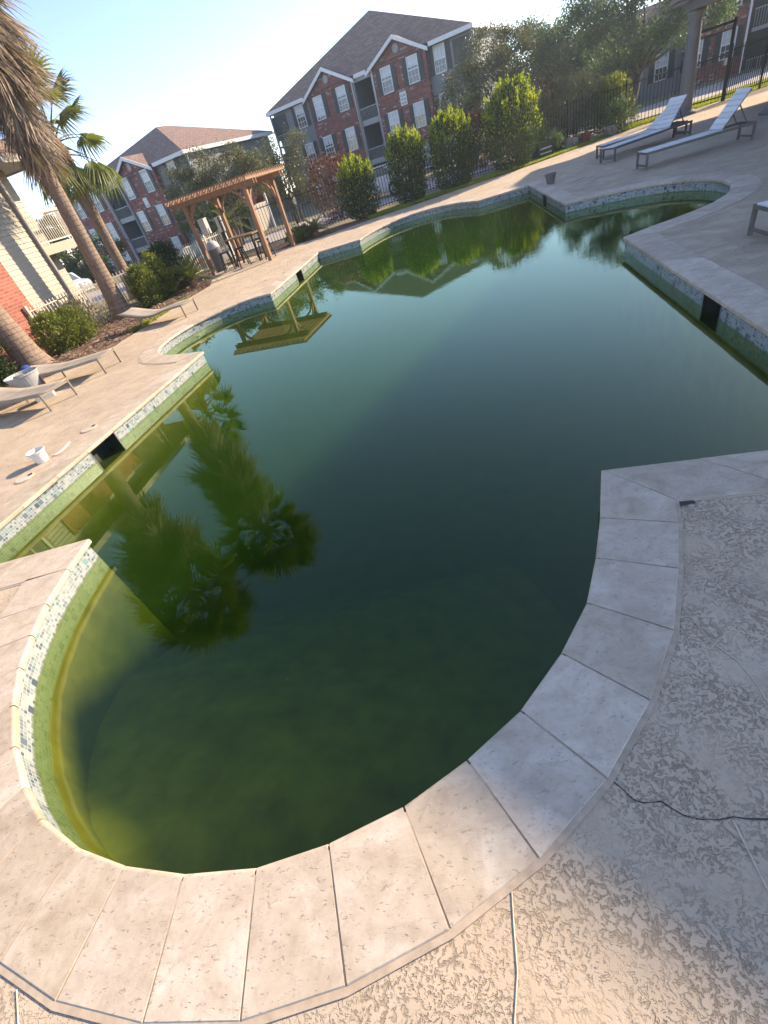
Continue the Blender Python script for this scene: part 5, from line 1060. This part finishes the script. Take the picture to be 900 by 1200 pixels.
tree('tree', 'thin gray green tree at the left end of the middle brick block', 'tree', (0.75, 31.2, 0), [(-0.8, 0, 2.9, 1.0, 0.8, 1.0), (0.7, 0, 3.1, 1.0, 0.8, 1.1), (0, 0, 2.2, 1.5, 0.9, 0.8), (0.2, 0, 1.3, 1.5, 0.9, 0.7)], 1.2, 0.07, 15000, 0.09, 'leaf_olive', 52, GT, 4, 0.2, 120)
tree('tree', 'tall gray green tree hiding the right end of the middle block', 'tree', (11.9, 29.5, 0), [(-1.3, 0, 3.1, 1.4, 1.3, 1.2), (0.2, 0, 4.1, 1.4, 1.3, 1.2), (1.5, -0.4, 3.6, 1.4, 1.3, 1.3), (2.6, -0.9, 2.7, 1.2, 1.2, 1.2), (0, 0, 2.2, 2.2, 1.2, 0.9)], 1.4, 0.10, 34000, 0.10, 'leaf_olive', 53, GT, 4, 0.22, 200)
tree('tree', 'broad dull green tree mass between the middle block and the gate', 'tree', (17.2, 33.8, 0), [(-3.0, 0.6, 2.8, 1.9, 1.8, 1.7), (-1.2, 0, 4.0, 1.9, 1.8, 1.5), (0.6, 0, 4.4, 2.0, 1.8, 1.5), (2.4, -0.7, 4.0, 2.0, 1.8, 1.7), (-0.5, 0, 1.9, 3.6, 2, 1.4), (2.5, -0.8, 2.0, 2.2, 2, 1.4)], 1.5, 0.16, 46000, 0.125, 'leaf_blue', 54, GT, 2, 0.28, 260)
tree('tree', 'highest dark tree at the top right, above the yellow green bush', 'tree', (18.6, 28.2, 0), [(-1.2, 0.4, 4.4, 1.8, 1.7, 1.6), (0.6, -0.2, 5.3, 1.9, 1.7, 1.5), (2.0, -1.0, 4.9, 1.8, 1.6, 1.6), (0, 0, 3.0, 2.3, 1.8, 1.4), (2.3, -1.4, 3.3, 1.7, 1.5, 1.2)], 1.8, 0.16, 46000, 0.115, 'leaf_blue', 55, GT, 2, 0.26, 240)
tree('tree', 'dense dark green tree under the cream balcony beyond the beige fence', 'tree', (-14.6, 39.0, -0.5), [(-1.5, 0, 1.8, 2.2, 1.6, 1.5), (1.2, 0, 1.6, 2.2, 1.6, 1.4)], 0.8, 0.14, 14000, 0.15, 'leaf_mid', 56, GT, 2)
tree('tree', 'dark tree in front of the right end of the left brick block', 'tree', (-4.4, 33.5, -0.3), [(0, 0, 2.0, 1.7, 1.3, 1.2), (1.4, 0, 1.7, 1.3, 1.2, 1.0)], 0.9, 0.1, 14000, 0.11, 'leaf_mid', 57, GT, 3)
tree('tree', 'distant small tree top above the cream balcony rail', 'tree', (-21.0, 54.0, 0), [(0, 0, 3.9, 1.3, 1.3, 1.2)], 2.6, 0.12, 4000, 0.22, 'leaf_mid', 58, GT, 1)

# ------------------------------------------------------------------ air: thin haze volume added to imitate sun glare, one closed box
hz = NT('glare_haze'); pv_ = hz.t.nodes.new('ShaderNodeVolumePrincipled'); pv_.inputs['Density'].default_value = 0.0011; pv_.inputs['Anisotropy'].default_value = 0.6; pv_.inputs['Color'].default_value = (0.72, 0.86, 1.0, 1)
hz.t.links.new(pv_.outputs[0], hz.out.inputs[1])
tag(box((-115, -115, -3.2), (115, 115, 12.5)).obj('glare_haze_box', hz.m), kind='stuff')
